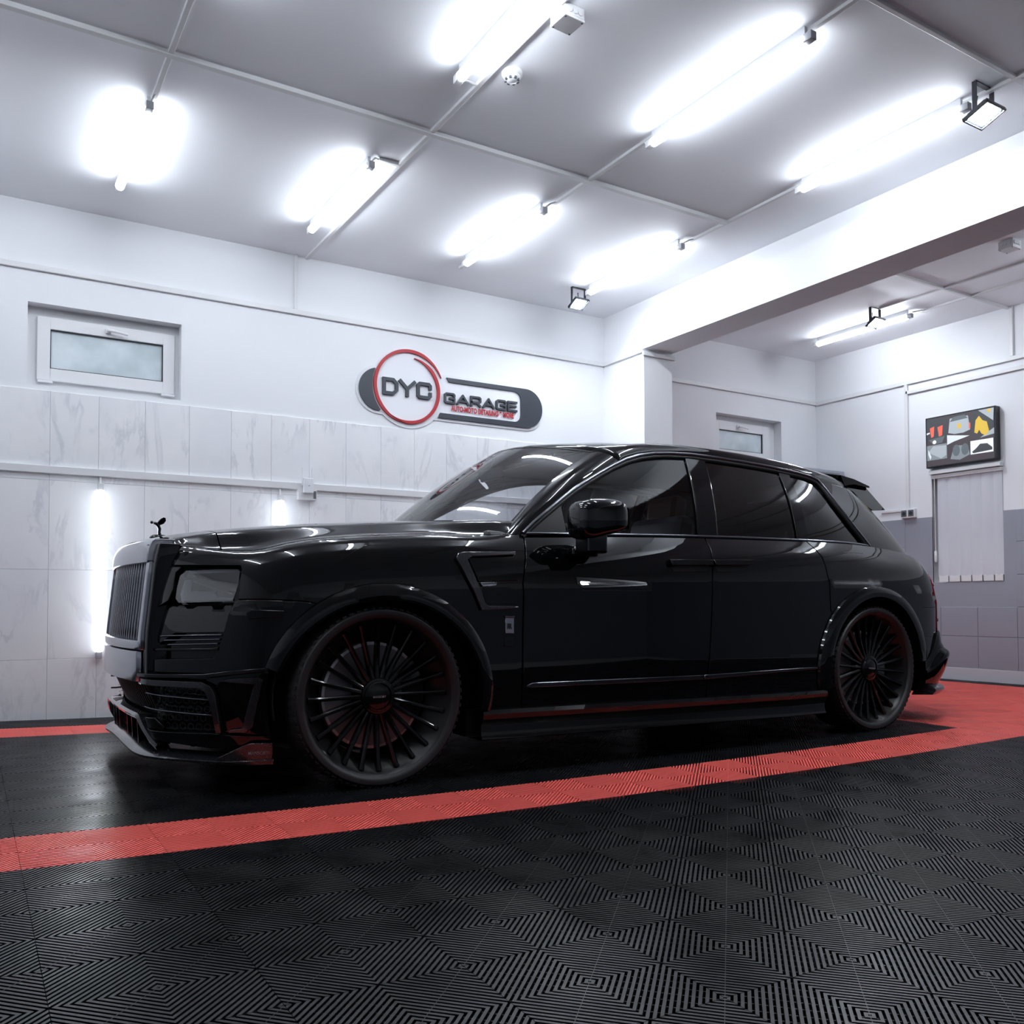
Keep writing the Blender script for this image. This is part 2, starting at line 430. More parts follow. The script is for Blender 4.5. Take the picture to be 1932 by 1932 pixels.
# ------------------------------------------------------------------ windows
def window(name, x0, x1, z0, z1, sx0, sx1, sz0, sz1, gx0, gx1, gz0, gz1, hx):
    y = YW
    def ring(mb, a, b, ya, yb):
        (ax0, ax1, az0, az1), (bx0, bx1, bz0, bz1) = a, b
        mb.box(ax0, bx0, ya, yb, az0, az1); mb.box(bx1, ax1, ya, yb, az0, az1)
        mb.box(bx0, bx1, ya, yb, az0, bz0); mb.box(bx0, bx1, ya, yb, bz1, az1)
    mb = MB(); ring(mb, (x0, x1, z0, z1), (sx0 + .03, sx1 - .03, sz0 + .03, sz1 - .03), y + .105, y + .139)
    w = props(mb.build(name, M['pvc']), kind='structure')
    mb = MB(); ring(mb, (sx0, sx1, sz0, sz1), (gx0, gx1, gz0, gz1), y + .078, y + .118)
    s = mb.build('window_sash', M['pvc'], w, bevel=.004)
    mb = MB(); ring(mb, (gx0 - .004, gx1 + .004, gz0 - .004, gz1 + .004), (gx0 + .006, gx1 - .006, gz0 + .006, gz1 - .006), y + .088, y + .106)
    mb.build('gasket', M['dark_gasket'], s)
    MB().box(gx0, gx1, y + .100, y + .106, gz0, gz1).build('window_pane', M['frost'], s)
    zc = (gz1 + sz1) / 2
    mb = MB().box(hx - .016, hx + .016, y + .064, y + .080, zc - .015, zc + .015)
    mb.tube([(hx, y + .066, zc), (hx, y + .045, zc), (hx + .03, y + .04, zc - .002), (hx + .12, y + .04, zc - .014)], [.010, .010, .010, .008], 8)
    mb.build('window_handle', M['pvc'], w, smooth=40)
    for hxx in (sx0 + .05, sx1 - .045):
        MB().box(hxx - .045, hxx + .045, y + .070, y + .09, sz0 - .018, sz0 - .002).build('hinge_cover', M['pvc'], w, bevel=.004)
    return w
window('window_1', *WIN1, -1.566, -.70, 2.288, 2.712, -1.488, -.777, 2.371, 2.634, -1.135)
window('window_2', *WIN2, 4.53, 5.34, 2.288, 2.665, 4.61, 5.245, 2.371, 2.575, 4.87)

# ------------------------------------------------------------------ lamps
def led_tube(a, b, nrm, label, group, cable=None, mat='tube'):
    """LED batten from a to b; nrm points to the surface it hangs on"""
    a, b, nrm = Vector(a), Vector(b), Vector(nrm)
    t = (b - a).normalized(); L = (b - a).length; mid = (a + b) / 2
    root = empty('led_tube', mid, label, 'tube light', group)
    P = lambda v: Vector(v) - mid
    MB().tube([P(a), P(a + t * .006), P(b - t * .006), P(b)], [.021, .026, .026, .021], 16).build('diffuser', M[mat], root, smooth=50)
    df_ = bpy.data.objects[-1] if False else root.children[0]
    df_.data.materials.append(M['tube_dim'])
    for p_ in df_.data.polygons:
        if p_.normal.dot(nrm) > (-.25 if nrm.y else .33): p_.material_index = 1          # weaker edge towards the mounting surface
    side = t.cross(nrm).normalized()
    for e, s in ((a, -1), (b, 1)):
        mb = MB(); c = P(e)
        q = [c + side * u * .019 + nrm * v * .02 for u, v in ((-1, -1), (1, -1), (1, 1), (-1, 1))]
        mb.add([p + t * s * -.004 for p in q] + [p + t * s * .045 for p in q], [(0, 1, 2, 3), (7, 6, 5, 4), (0, 4, 5, 1), (1, 5, 6, 2), (2, 6, 7, 3), (3, 7, 4, 0)])
        mb.build('end_cap', M['cap'] if s < 0 else M['pvc'], root, bevel=.003)
    mb = MB()
    q = [side * u * .009 for u in (-1, 1)]
    A, B = P(a), P(b)
    mb.add([A + q[0] + nrm * .020, A + q[1] + nrm * .020, B + q[1] + nrm * .020, B + q[0] + nrm * .020,
            A + q[0] + nrm * (.038 if nrm.y else .062), A + q[1] + nrm * (.038 if nrm.y else .062), B + q[1] + nrm * (.038 if nrm.y else .062), B + q[0] + nrm * (.038 if nrm.y else .062)],
           [(0, 1, 2, 3), (4, 7, 6, 5), (0, 4, 5, 1), (1, 5, 6, 2), (2, 6, 7, 3), (3, 7, 4, 0)])
    mb.build('mounting_rail', M['pvc'], root)
    if cable:
        MB().tube([P(p) for p in cable], .006, 6).build('cable', M['trunk'], root, smooth=60)
    return root
zt = ZC - .062
GR = 'ceiling tube lights in rows'
led_tube((-1.17, 1.745, zt), (-1.17, 2.775, zt), (0, 0, 1), 'ceiling tube light nearest above the small high window', GR, [(-1.165, 1.71, zt + .02), (-1.155, 1.69, zt + .045), (-1.148, 1.66, ZC - .01)])
led_tube((.05, 1.735, zt), (.05, 2.778, zt), (0, 0, 1), 'ceiling tube light beside the trunking that runs down the wall', GR, [(.05, 1.70, zt + .02), (.07, 1.69, zt + .04), (.10, 1.715, ZC - .012)])
led_tube((1.256, 1.712, zt), (1.256, 2.760, zt), (0, 0, 1), 'ceiling tube light above the round wall sign', GR, [(1.262, 1.68, zt + .02), (1.29, 1.66, zt + .045), (1.325, 1.62, ZC - .01)])
led_tube((2.437, 1.690, zt), (2.437, 2.785, zt), (0, 0, 1), 'ceiling tube light ending at the floodlight in the corner by the pier', GR, [(2.44, 1.65, zt + .02), (2.48, 1.63, zt + .045), (2.512, 1.60, ZC - .01)])
led_tube((.07, -.46, zt), (.083, .645, zt), (0, 0, 1), 'ceiling tube light next to the smoke detector', GR, [(.09, .69, zt + .02), (.16, .72, ZC - .02), (.23, .74, ZC - .01)])
led_tube((1.298, -.445, zt), (1.298, .635, zt), (0, 0, 1), 'free ceiling tube light between detector row and beam row', GR, [(1.30, .68, zt + .03), (1.325, .74, ZC - .01)])
led_tube((2.464, -.475, zt), (2.464, .580, zt), (0, 0, 1), 'ceiling tube light running along the beam to the large floodlight', GR, [(2.47, .62, zt + .03), (2.512, .68, ZC - .01)])
led_tube((-1.17, -.46, zt), (-1.17, .62, zt), (0, 0, 1), 'ceiling tube light above the front of the car nose bay', GR)
led_tube((5.282, 1.800, zt), (5.282, 2.812, zt), (0, 0, 1), 'ceiling tube light in the second bay beyond the beam', GR, [(5.29, 1.76, zt + .03), (5.36, 1.72, ZC - .014), (5.405, 1.70, ZC - .01)])
led_tube((-2.39, 1.745, zt), (-2.39, 2.775, zt), (0, 0, 1), 'ceiling tube light in the corner left of the small high window', GR)
led_tube((-2.39, -.46, zt), (-2.39, .62, zt), (0, 0, 1), 'ceiling tube light left of the car nose', GR)
led_tube((5.282, -.6, zt), (5.282, .45, zt), (0, 0, 1), 'unseen ceiling tube light added to brighten the second bay', GR)  # out-of-view tube, added to lighten the second bay and right wall
GW = 'upright tube lights on the marble wall'
for x, z0, lab in ((-1.187, .478, 'upright tube light on the marble wall in front of the car nose'), (.03, .478, 'upright tube light on the marble wall behind the car hood'), (1.26, .478, 'upright tube light on the marble wall mostly hidden behind the windshield')):
    led_tube((x, YW - .048, z0), (x, YW - .048, 1.560), (0, 1, 0), lab, GW, [(x, YW - .05, 1.60), (x + .002, YW - .03, 1.635), (x + .003, YW - .015, ZT + .01)], 'tube_wall')

def floodlight(top, lab, tilt, s=1.0, rz=0):
    root = empty('floodlight', top, lab, 'floodlight', 'small square LED floodlights')
    w, d, h = .072 * s, .062 * s, .125 * s
    def Rt(p): return Matrix.Rotation(rz, 3, 'Z') @ Matrix.Rotation(tilt, 3, 'X') @ Vector(p)
    def box(mb, x0, x1, y0, y1, z0, z1, zo=0):
        k = MB().box(x0, x1, y0, y1, z0, z1)
        mb.add([Rt(p) + Vector((0, 0, -h)) for p in k.v], k.f)
    mb = MB(); box(mb, -w, w, -d, d, -.012, .0); box(mb, -w * .7, w * .7, -d * .7, d * .7, 0, .022)
    mb.build('housing', M['flood_body'], root, bevel=.002)
    mb = MB(); box(mb, -w * .72, w * .72, -d * .72, d * .72, -.0145, -.011); mb.build('led_panel', M['led_panel' if s > 1 else 'led_panel_dim'], root)
    mb = MB()
    for x0_, x1_, y0_, y1_ in ((-w, -w * .9, -d, d), (w * .9, w, -d, d), (-w, w, -d, -d * .9), (-w, w, d * .9, d)): box(mb, x0_, x1_, y0_, y1_, -.019, -.010)
    mb.build('rim', M['flood_body'], root)
    mb = MB()
    Rz = Matrix.Rotation(rz, 3, 'Z')
    for sx in (-1, 1):
        k = MB().box(sx * w * .93 - .003, sx * w * .93 + .003, -.012, .012, -h - .004, 0); mb.add([Rz @ Vector(p) for p in k.v], k.f)
    k = MB().box(-w * .93, w * .93, -.012, .012, -.006, 0); mb.add([Rz @ Vector(p) for p in k.v], k.f)
    mb.build('bracket', M['flood_body'], root)
    MB().tube([Rz @ Vector(q) for q in ((.02, .03, -h + .02), (.05, .07, -h * .6), (.03, .05, -.02))], .005, 6).build('cable', M['flood_body'], root, smooth=60)
    return root
floodlight((2.40, 2.90, ZC), 'small square floodlight hanging in the corner by the pier', math.radians(-26))
floodlight((2.45, -.60, ZC), 'larger square floodlight hanging at the end of the beam-side tube', math.radians(-20), 1.15)
floodlight((4.99, 1.93, ZC), 'small square floodlight hanging in the second bay in front of its tube', math.radians(-30))

# junction boxes, smoke detector, router, sockets
def junction(loc, rz, lab):
    root = empty('junction_box', loc, lab, 'junction box')
    root.rotation_euler.z = rz
    MB().box(-.055, .055, -.055, .055, -.05, 0).build('body', M['trunk'], root, bevel=.004)
    MB().box(-.056, .056, -.056, .056, -.062, -.05).build('lid', M['trunk'], root, bevel=.003)
    for sx in (-1, 1):
        for sy in (-1, 1):
            MB().tube([(sx * .046, sy * .046, -.0635), (sx * .046, sy * .046, -.055)], .005, 8).build('screw', M['socket'], root)
    for k in (-.028, 0, .028):
        MB().tube([(-.06, k, -.026), (-.05, k, -.026)], .014, 10).build('cable_gland', M['trunk'], root)
        MB().tube([(k, -.06, -.026), (k, -.05, -.026)], .014, 10).build('cable_gland', M['trunk'], root)
    return root
junction((.305, .045, ZC), math.radians(3), 'white square junction box on the ceiling beside the near tube light')
junction((4.545, .45, ZC), math.radians(0), 'white square junction box on the ceiling of the second bay')
sd = empty('smoke_detector', (.33, .565, ZC), 'round white smoke detector on the ceiling', 'smoke detector')
MB().lathe([(0, 0), (.052, 0), (.052, -.018), (.046, -.024), (0, -.024)], 'Z', 28).build('base', M['pvc'], sd, smooth=40)
MB().lathe([(0, -.024), (.044, -.024), (.040, -.036), (.026, -.048), (0, -.050)], 'Z', 28).build('cover', M['pvc'], sd, smooth=40)
for k in range(8):
    a = math.pi * k / 4
    MB().box(.026, .038, -.006, .006, -.047, -.037).build('vent_slot', M['socket'], sd).rotation_euler.z = a
rt = empty('wifi_router', (.235, YW - .036, 1.648), 'white box router with two upright antennas on the wall trunking', 'router')
MB().box(-.038, .038, -.044, -.016, -.02, .09).build('body', M['sign_white'], rt, bevel=.004)
for x in (-.044, .030):
    MB().box(x - .004, x + .004, -.030, -.022, .03, .17).build('antenna', M['pvc'], rt, bevel=.002)
MB().box(-.002, .006, -.0452, -.044, .03, .035).build('indicator_light', M['socket'], rt)
sb = empty('power_socket', (.235, YW - .036, 1.60), 'white double socket box on the trunking under the router', 'socket')
MB().box(-.07, .072, -.014, .03, -.022, .055).build('body', M['trunk'], sb, bevel=.003)
MB().box(.045, .066, -.016, -.013, -.012, .045).build('face_plate', M['socket'], sb)
for y, lab in ((2.345, None),):
    ds = empty('power_socket', (XR - .005, 2.30, 1.665), 'double dark-faced socket on the right wall above the grey dado', 'socket')
    MB().box(-.035, .006, -.075, .08, -.045, .042).build('body', M['trunk'], ds, bevel=.004)
    for dy in (-.035, .042):
        MB().box(-.038, -.034, dy - .030, dy + .030, -.032, .032).build('face_plate', M['socket'], ds, bevel=.002)
        MB().lathe([(0, -.0395), (.018, -.0395), (.02, -.038)], 'X', 16, (0, dy, 0)).build('socket_well', M['dark_gasket'], ds)

# ------------------------------------------------------------------ the wall sign
sg = empty('wall_sign', (1.084, YW, 2.30), 'DYC GARAGE raised letter sign with red ring on the wall', 'sign')
SO = Vector((1.084, YW, 2.30))
SC, SR = (1.084, 2.535), .288           # ring centre, radius
def on_wall(a, b, h): return Vector((a, YW - h, b)) - SO
def arc(cx, cz, r, a0, a1, n): return [(cx + r * math.cos(math.radians(a0 + (a1 - a0) * k / n)), cz + r * math.sin(math.radians(a0 + (a1 - a0) * k / n))) for k in range(n + 1)]
CL, CRx, CZ0, CZ1 = .655, 2.372, 2.325, 2.668
cr = (CZ1 - CZ0) / 2; czm = (CZ0 + CZ1) / 2
bp_ = .022
mb = MB()
mb.prism(arc(SC[0], SC[1], SR + .035, 0, 360, 63)[:-1], -.002, .010, on_wall)
mb.build('backing', M['sign_white'], sg)
mb = MB()
mb.prism(arc(CL + cr, czm, cr + bp_, 90, 270, 24) + arc(CRx - cr, czm, cr + bp_, -90, 90, 24), -.002, .009, on_wall)
mb.build('backing', M['sign_white'], sg)
# left crescent of the capsule, cut by the ring's gap
a_c = [(x, z) for x, z in arc(CL + cr, czm, cr, 90, 270, 40) if math.dist((x, z), SC) > SR + .03]
ang = lambda p: math.degrees(math.atan2(p[1] - SC[1], p[0] - SC[0])) % 360
g0, g1 = ang(a_c[-1]), ang(a_c[0])
mb = MB(); mb.prism(a_c + arc(SC[0], SC[1], SR + .03, g0, g1, 16), .009, .022, on_wall); mb.build('crescent', M['sign_dark'], sg)
# right bracket of the capsule
inner_x = 2.15; ri = .07
outer = [(1.425, CZ1)] + arc(CRx - cr, czm, cr, 90, -90, 28) + [(1.345, CZ0)]
inner = [(1.365, CZ0 + .042), (inner_x - ri, CZ0 + .042)] + arc(inner_x - ri, CZ0 + .042 + ri, ri, -90, 0, 8) + arc(inner_x - ri, CZ1 - .036 - ri, ri, 0, 90, 8) + [(1.445, CZ1 - .036)]
mb = MB()
no = len(outer); ni = len(inner)
poly = outer + inner
pv = [Vector((a, b)) for a, b in poly]
edges = [(i, (i + 1) % len(pv)) for i in range(len(pv))]
cv, _, cf, *_r = delaunay_2d_cdt(pv, edges, [], 1, 1e-6)
mb.add([on_wall(p.x, p.y, .022) for p in cv], [tuple(f) for f in cf])
for i in range(len(poly)):
    p, q = poly[i], poly[(i + 1) % len(poly)]
    mb.quad(on_wall(*p, .009), on_wall(*q, .009), on_wall(*q, .022), on_wall(*p, .022))
mb.build('bracket', M['sign_dark'], sg)
# red ring: two tapering sweeps
def sweep(r0, r1, a0, a1, wmax):
    n = 60; o_, i_ = [], []
    for k in range(n + 1):
        t = k / n; a = math.radians(a0 + (a1 - a0) * t); r = r0 + (r1 - r0) * t
        w = wmax * min(1, math.sin(math.pi * t) * 1.6 + .12)
        o_.append((SC[0] + (r + w / 2) * math.cos(a), SC[1] + (r + w / 2) * math.sin(a)))
        i_.append((SC[0] + (r - w / 2) * math.cos(a), SC[1] + (r - w / 2) * math.sin(a)))
    m_ = MB()
    for k in range(n):
        q = [o_[k], o_[k + 1], i_[k + 1], i_[k]]
        m_.add([on_wall(*p, .026) for p in q] + [on_wall(*p, .010) for p in q], [(0, 1, 2, 3), (0, 4, 5, 1), (2, 6, 7, 3)])
    return m_.build('ring_sweep', M['sign_red'], sg)
sweep(.312, .285, 22, 262, .026)
sweep(.255, .282, 80, -128, .026)
GLY = {'D': [[(0, 0), (.72, 0), (1, .26), (1, .74), (.72, 1), (0, 1), 'c']],
       'Y': [[(0, 1), (.5, .46)], [(1, 1), (.5, .46)], [(.5, .50), (.5, 0)]],
       'C': [[(1, .3), (1, .12), (.88, 0), (.12, 0), (0, .12), (0, .88), (.12, 1), (.88, 1), (1, .88), (1, .7)]],
       'G': [[(1, .76), (1, .88), (.88, 1), (.12, 1), (0, .88), (0, .12), (.12, 0), (1, 0), (1, .48), (.52, .48)]],
       'A': [[(0, 0), (.5, .97)], [(1, 0), (.5, .97)], [(.22, .30), (.78, .30)]],
       'R': [[(0, 0), (0, 1), (.88, 1), (1, .88), (1, .52), (.88, .40), (0, .40)], [(.60, .40), (1, 0)]],
       'E': [[(1, 0), (0, 0), (0, 1), (1, 1)], [(0, .5), (.9, .5)]]}
def letter(ch, x, z, w, h, t, mat, h0=.009, h1=.030):
    m_ = MB(); e = t / 2
    for si_, st in enumerate(GLY[ch]):
        h1 = h1 - .0006 * si_
        closed = st[-1] == 'c'; pts = [Vector((x + e + p[0] * (w - t), z + e + p[1] * (h - t))) for p in st if p != 'c']
        n = len(pts); L_, R_ = [], []
        for i in range(n):
            a = pts[i - 1] if (i or closed) else None; b = pts[(i + 1) % n] if (i < n - 1 or closed) else None
            d0 = (pts[i] - a).normalized() if a is not None else None; d1 = (b - pts[i]).normalized() if b is not None else None
            if d0 is None: d0 = d1
            if d1 is None: d1 = d0
            n0 = Vector((-d0.y, d0.x)); n1 = Vector((-d1.y, d1.x)); mm = (n0 + n1).normalized(); k = e / max(mm.dot(n0), .45)
            ext = Vector((0, 0))
            if a is None: ext = -d1 * e * .9
            if b is None: ext = d0 * e * .9
            L_.append(pts[i] + mm * k + ext); R_.append(pts[i] - mm * k + ext)
        for i in range(n if closed else n - 1):
            j = (i + 1) % n
            q = [L_[i], L_[j], R_[j], R_[i]]
            m_.add([on_wall(p.x, p.y, h1) for p in q] + [on_wall(p.x, p.y, h0) for p in q], [(0, 1, 2, 3), (4, 7, 6, 5), (0, 4, 5, 1), (1, 5, 6, 2), (2, 6, 7, 3), (3, 7, 4, 0)])
    return m_.build('letter', mat, sg, fix=False)
x = .852
for ch, w in (('D', .135), ('Y', .15), ('C', .135)):
    letter(ch, x, 2.462, w, .138, .027, M['sign_dark']); x += w + (.005 if ch != 'Y' else .008)
x = 1.400
for ch, w in zip('GARAGE', (.103, .118, .103, .118, .103, .098)):
    letter(ch, x, 2.452, w, .090, .0165, M['sign_dark']); x += w + .0135
def text_part(name, body, size, mat, parent, fn, sx=1.0, bold=.004):
    """flat lettering made from the built-in font, mapped by fn(a, b, h)"""
    cu = bpy.data.curves.new('t', 'FONT'); cu.body = body; cu.size = size; cu.offset = bold * size / .05 * .05
    to = bpy.data.objects.new('t', cu); COL.objects.link(to)
    dg = bpy.context.evaluated_depsgraph_get(); me = bpy.data.meshes.new_from_object(to.evaluated_get(dg))
    m_ = MB(); vs2 = [v.co.copy() for v in me.vertices]
    x0 = min(v.x for v in vs2); x1 = max(v.x for v in vs2)
    fs = [tuple(p.vertices) for p in me.polygons]
    m_.add([fn((v.x - x0) * sx, v.y, 1) for v in vs2], fs)
    bpy.data.objects.remove(to); 
    return m_.build(name, mat, parent, fix=False), (x1 - x0) * sx
cu_w = .565
def red_fn(a, b, h): return on_wall(1.464 + a * .735, 2.397 + b * 1.1, .020)
text_part('lettering', 'AUTO-MOTO DETAILING & MORE', .054, M['sign_red'], sg, red_fn, 1.0, .05)

# ------------------------------------------------------------------ television, blind, locker
tv = empty('television', (XR - .03, 1.722, 2.075), 'wall television showing a collage of car pictures above the blind', 'television')
TO = Vector((XR - .03, 1.722, 2.075))
MB().box(-.045, .03, -.346, .346, 0, .487).build('frame', M['tv_frame'], tv, bevel=.004)
def scr(name, poly, col, s=1.0, lift=.0):
    """flat picture patch on the screen: (u,v) from the viewer's left/bottom, 0..1"""
    if name not in bpy.data.materials:
        new_mat(name, col, .5, emit=col, emit_s=.26 * s)
    mt = bpy.data.materials[name]
    MB().add([(-.0455 - .0006 - lift, .333 - u * .666, .013 + v * .461) for u, v in poly], [tuple(range(len(poly)))]).build('screen_picture', mt, tv, fix=False)
R4 = lambda a, b, c, d: [(a, b), (c, b), (c, d), (a, d)]
scr('screen_dark', R4(0, 0, 1, 1), (.055, .045, .052))
scr('screen_slate', R4(.0, .53, .31, .98), (.045, .05, .055), 1, .0003)
for px0, px1 in ((.05, .12), (.17, .25)):
    scr('screen_red', [(px0, .80), (px1, .83), (px1 - .01, .62), (px0 + .02, .60)], (.70, .12, .08), 1, .0006)
scr('screen_pale', [(0, .67), (.05, .69), (.05, .72), (0, .71)], (.6, .65, .66), 1, .0006)
scr('screen_steel', [(.03, .56), (.28, .60), (.24, .47), (.10, .45)], (.10, .12, .13), 1, .0005)
scr('screen_white', [(.12 + .03 * math.cos(a * .6), .50 + .04 * math.sin(a * .6)) for a in range(10)], (.75, .78, .8), 1, .0008)
scr('screen_silver', [(.335, .64), (.36, .93), (.63, .93), (.66, .64), (.56, .60), (.43, .60)], (.34, .38, .40), 1, .0006)
scr('screen_steel', [(.36, .86), (.63, .88), (.58, .96), (.41, .95)], (.10, .12, .13), 1, .0009)
scr('screen_red', [(.64, .66), (.665, .67), (.665, .78), (.64, .77)], (.70, .12, .08), 1, .0009)
scr('screen_yellow', R4(.475, .70, .525, .80), (.60, .40, .05), 1, .0010)
scr('screen_slate', R4(.685, .52, 1, .99), (.045, .05, .055), 1, .0003)
scr('screen_silver', [(.78, .99), (.99, .74), (1, .99)], (.34, .38, .40), 1, .0006)
scr('screen_silver', [(.80, .44), (1, .60), (1, .48)], (.34, .38, .40), 1, .0006)
scr('screen_yellow', [(.72, .56), (.74, .80), (.79, .88), (.84, .78), (.90, .74), (.93, .55), (.88, .47), (.82, .52), (.79, .60), (.76, .53)], (.60, .40, .05), 1, .0009)
scr('screen_yellow', [(.90, .95), (.93, .99), (.96, .98), (.94, .90)], (.60, .40, .05), 1, .0009)
scr('screen_pale', [(.315, .60), (.65, .52), (.42, .45), (.315, .40)], (.6, .65, .66), 1, .0007)
scr('screen_grey', R4(0, .13, .31, .44), (.20, .23, .24), 1, .0005)
scr('screen_silver', [(.02, .30), (.10, .42), (.30, .40), (.30, .20), (.22, .14)], (.34, .38, .40), 1, .0007)
scr('screen_pale', [(.02, .36), (.07, .20), (.05, .14), (.02, .26)], (.6, .65, .66), 1, .0009)
scr('screen_grey', [(.36, .10), (.50, .06), (.65, .14), (.62, .34), (.42, .36)], (.20, .23, .24), 1, .0005)
for cx in (.45, .58):
    scr('screen_steel', [(cx + .055 * math.cos(a * .52), .26 + .12 * math.sin(a * .52)) for a in range(12)], (.10, .12, .13), 1, .0008)
scr('screen_white', R4(.66, .13, .985, .40), (.75, .78, .8), .8, .0005)
scr('screen_slate', [(.68, .18), (.74, .24), (.80, .32), (.90, .31), (.97, .22), (.97, .17), (.70, .15)], (.045, .05, .055), 1, .0009)

bl = empty('vertical_blind', (XR, 1.70, .98), 'white vertical blind in the window under the television', 'blind')
MB().box(-.055, .02, -.345, .358, 1.035, 1.075).build('head_rail', M['trunk'], bl, bevel=.004)
MB().box(-.030, .02, -.34, .352, .995, 1.03).build('carrier_rail', M['trunk'], bl, bevel=.003)
ys = [.30, .194, .076, -.033, -.14, -.25, -.336]
for a, b in zip(ys, ys[1:]):
    k = MB(); n = 8
    for q in range(n + 1):
        t = q / n; y = a + (b - a) * t; bow = -.010 * math.sin(math.pi * t)
        k.v += [(-.004 + bow, y + .004 * (1 if q == 0 else 0), .055), (-.004 + bow, y, 1.0)]
    for q in range(n): k.f.append((2 * q, 2 * q + 1, 2 * q + 3, 2 * q + 2))
    sl = k.build('blind_slat', M['blind'], bl, smooth=60)
    MB().box(-.013, .001, b + .006, a - .006, .0, .06).build('bottom_weight', M['trunk'], sl, bevel=.002)
MB().tube([(-.03, .315, 1.0), (-.03, .312, .28)], .0035, 6).build('cord', M['trunk'], bl)
MB().tube([(-.03, .312, .30), (-.03, .312, .29), (-.03, .312, .20), (-.03, .312, .19)], [.006, .013, .013, .006], 8).build('cord_weight', M['trunk'], bl, smooth=50)

lk = empty('metal_locker', (5.46, 3.215, zf(5.4, 3.2) - .01), 'tall grey metal locker in the corner behind the car', 'locker')
MB().box(-.46, .46, -.20, .20, 0, 2.14).build('body', M['locker'], lk, bevel=.006)
for sx in (-1, 1):
    d = MB().box(min(sx * .01, sx * .45), max(sx * .01, sx * .45), -.216, -.198, .06, 2.10).build('door', M['locker'], lk, bevel=.004)
    MB().box(sx * .04 - .01, sx * .04 + .01, -.228, -.214, 1.0, 1.12).build('handle', M['cap'], d, bevel=.003)
# ---- car body surfaces (car-local metres: x rearwards from front axle, y<0 near side, z up)
def interp(tab, v):
    if v <= tab[0][0]: return tab[0][1]
    for (a, fa), (b, fb) in zip(tab, tab[1:]):
        if v <= b:
            return fa + (fb - fa) * (v - a) / (b - a)
    return tab[-1][1]
def smooth_tab(pts, n=16):
    """Catmull-Rom resampled table of tuples."""
    out = []
    for i in range(len(pts) - 1):
        p0 = pts[max(i - 1, 0)]; p1 = pts[i]; p2 = pts[i + 1]; p3 = pts[min(i + 2, len(pts) - 1)]
        for k in range(n):
            t = k / n
            out.append(tuple(0.5 * (2 * b + (c - a) * t + (2 * a - 5 * b + 4 * c - d) * t * t + (3 * b - a - 3 * c + d) * t ** 3)
                             for a, b, c, d in zip(p0, p1, p2, p3)))
    out.append(tuple(pts[-1]))
    return out
class Curve:
    """Arc-length curve through plan points."""
    def __init__(self, pts, n=16):
        self.p = smooth_tab(pts, n)
        self.s = [0.0]
        for a, b in zip(self.p, self.p[1:]):
            self.s.append(self.s[-1] + math.dist(a, b))
        self.L = self.s[-1]
    def at(self, s):
        s = min(max(s, 0.0), self.L)
        lo, hi = 0, len(self.s) - 1
        while hi - lo > 1:
            m = (lo + hi) // 2
            if self.s[m] <= s: lo = m
            else: hi = m
        d = self.s[hi] - self.s[lo]
        t = (s - self.s[lo]) / d if d > 0 else 0
        return tuple(a + (b - a) * t for a, b in zip(self.p[lo], self.p[hi]))
    def tan(self, s, e=0.02):
        a = self.at(max(s - e, 0)); b = self.at(min(s + e, self.L)); d = math.dist(a, b) or 1
        return tuple((q - p) / d for p, q in zip(a, b))
BASE = Curve([(-.895, 0), (-.89, -.30), (-.865, -.56), (-.775, -.70), (-.64, -.83), (-.52, -.915), (-.36, -.965), (-.15, -.985),
              (.3, -.99), (.8, -.995), (1.5, -1.0), (2.4, -1.0), (3.0, -1.0), (3.5, -.995), (3.85, -.975), (4.03, -.935),
              (4.14, -.87), (4.23, -.76), (4.30, -.58), (4.34, -.3), (4.35, 0)])
BELT = smooth_tab([(-.95, 1.055), (-.85, 1.05), (-.75, 1.035), (-.66, 1.025), (-.58, 1.025), (-.5, 1.035), (-.38, 1.06), (-.2, 1.085), (.1, 1.11), (.4, 1.125), (.77, 1.13),
                   (1.95, 1.158), (3.0, 1.165), (3.4, 1.155), (3.8, 1.12), (4.05, 1.07), (4.2, 1.03), (4.36, 1.0)], 8)
GLOW = smooth_tab([(.05, .035), (.14, .024), (.2, .017), (.3, .009), (.45, .002), (.6, 0), (2, 0)], 8)
GTOP = smooth_tab([(-.02, .125), (0, .112), (.015, .10), (.05, .075), (.10, .046), (.16, .025), (.25, .008), (.38, 0), (3, 0)], 8)
GTOPF = smooth_tab([(-.02, .19), (0, .175), (.004, .145), (.012, .118), (.03, .088), (.06, .062), (.10, .042), (.16, .024), (.25, .008), (.38, 0), (3, 0)], 8)
FLEAN = smooth_tab([(.0, .02), (.15, .014), (.28, .006), (.42, .001), (.55, 0), (.68, .004), (.85, .022), (1.0, .045), (1.2, .08)], 8)
def belt(x): return interp(BELT, x)
def S(s, z, off=0.0):
    """body side skin; s = arc length from the nose centre, z = height"""
    bx, by = BASE.at(s); tx, ty = BASE.tan(s)
    nx, ny = ty, -tx                      # outward (near side: -y, nose: -x)
    if nx * (bx - 1.7) + ny * by < 0: nx, ny = -nx, -ny
    b = belt(bx)
    front = min(max((-.36 - bx) / .35, 0), 1); rear = min(max((bx - 3.85) / .35, 0), 1)
    side = 1 - front - rear
    kf = min(max((.72 - bx) / .25, 0), 1); gt = interp(GTOP, b - z) * (1 - kf) + interp(GTOPF, b - z) * kf
    ins = (interp(GLOW, z) + gt) * side + (interp(FLEAN, z) + .45 * gt) * front \
        + (interp(GLOW, z) * 1.2 + .75 * interp(GTOP, b - z)) * rear
    return (bx - nx * (ins - off), by - ny * (ins - off), z)
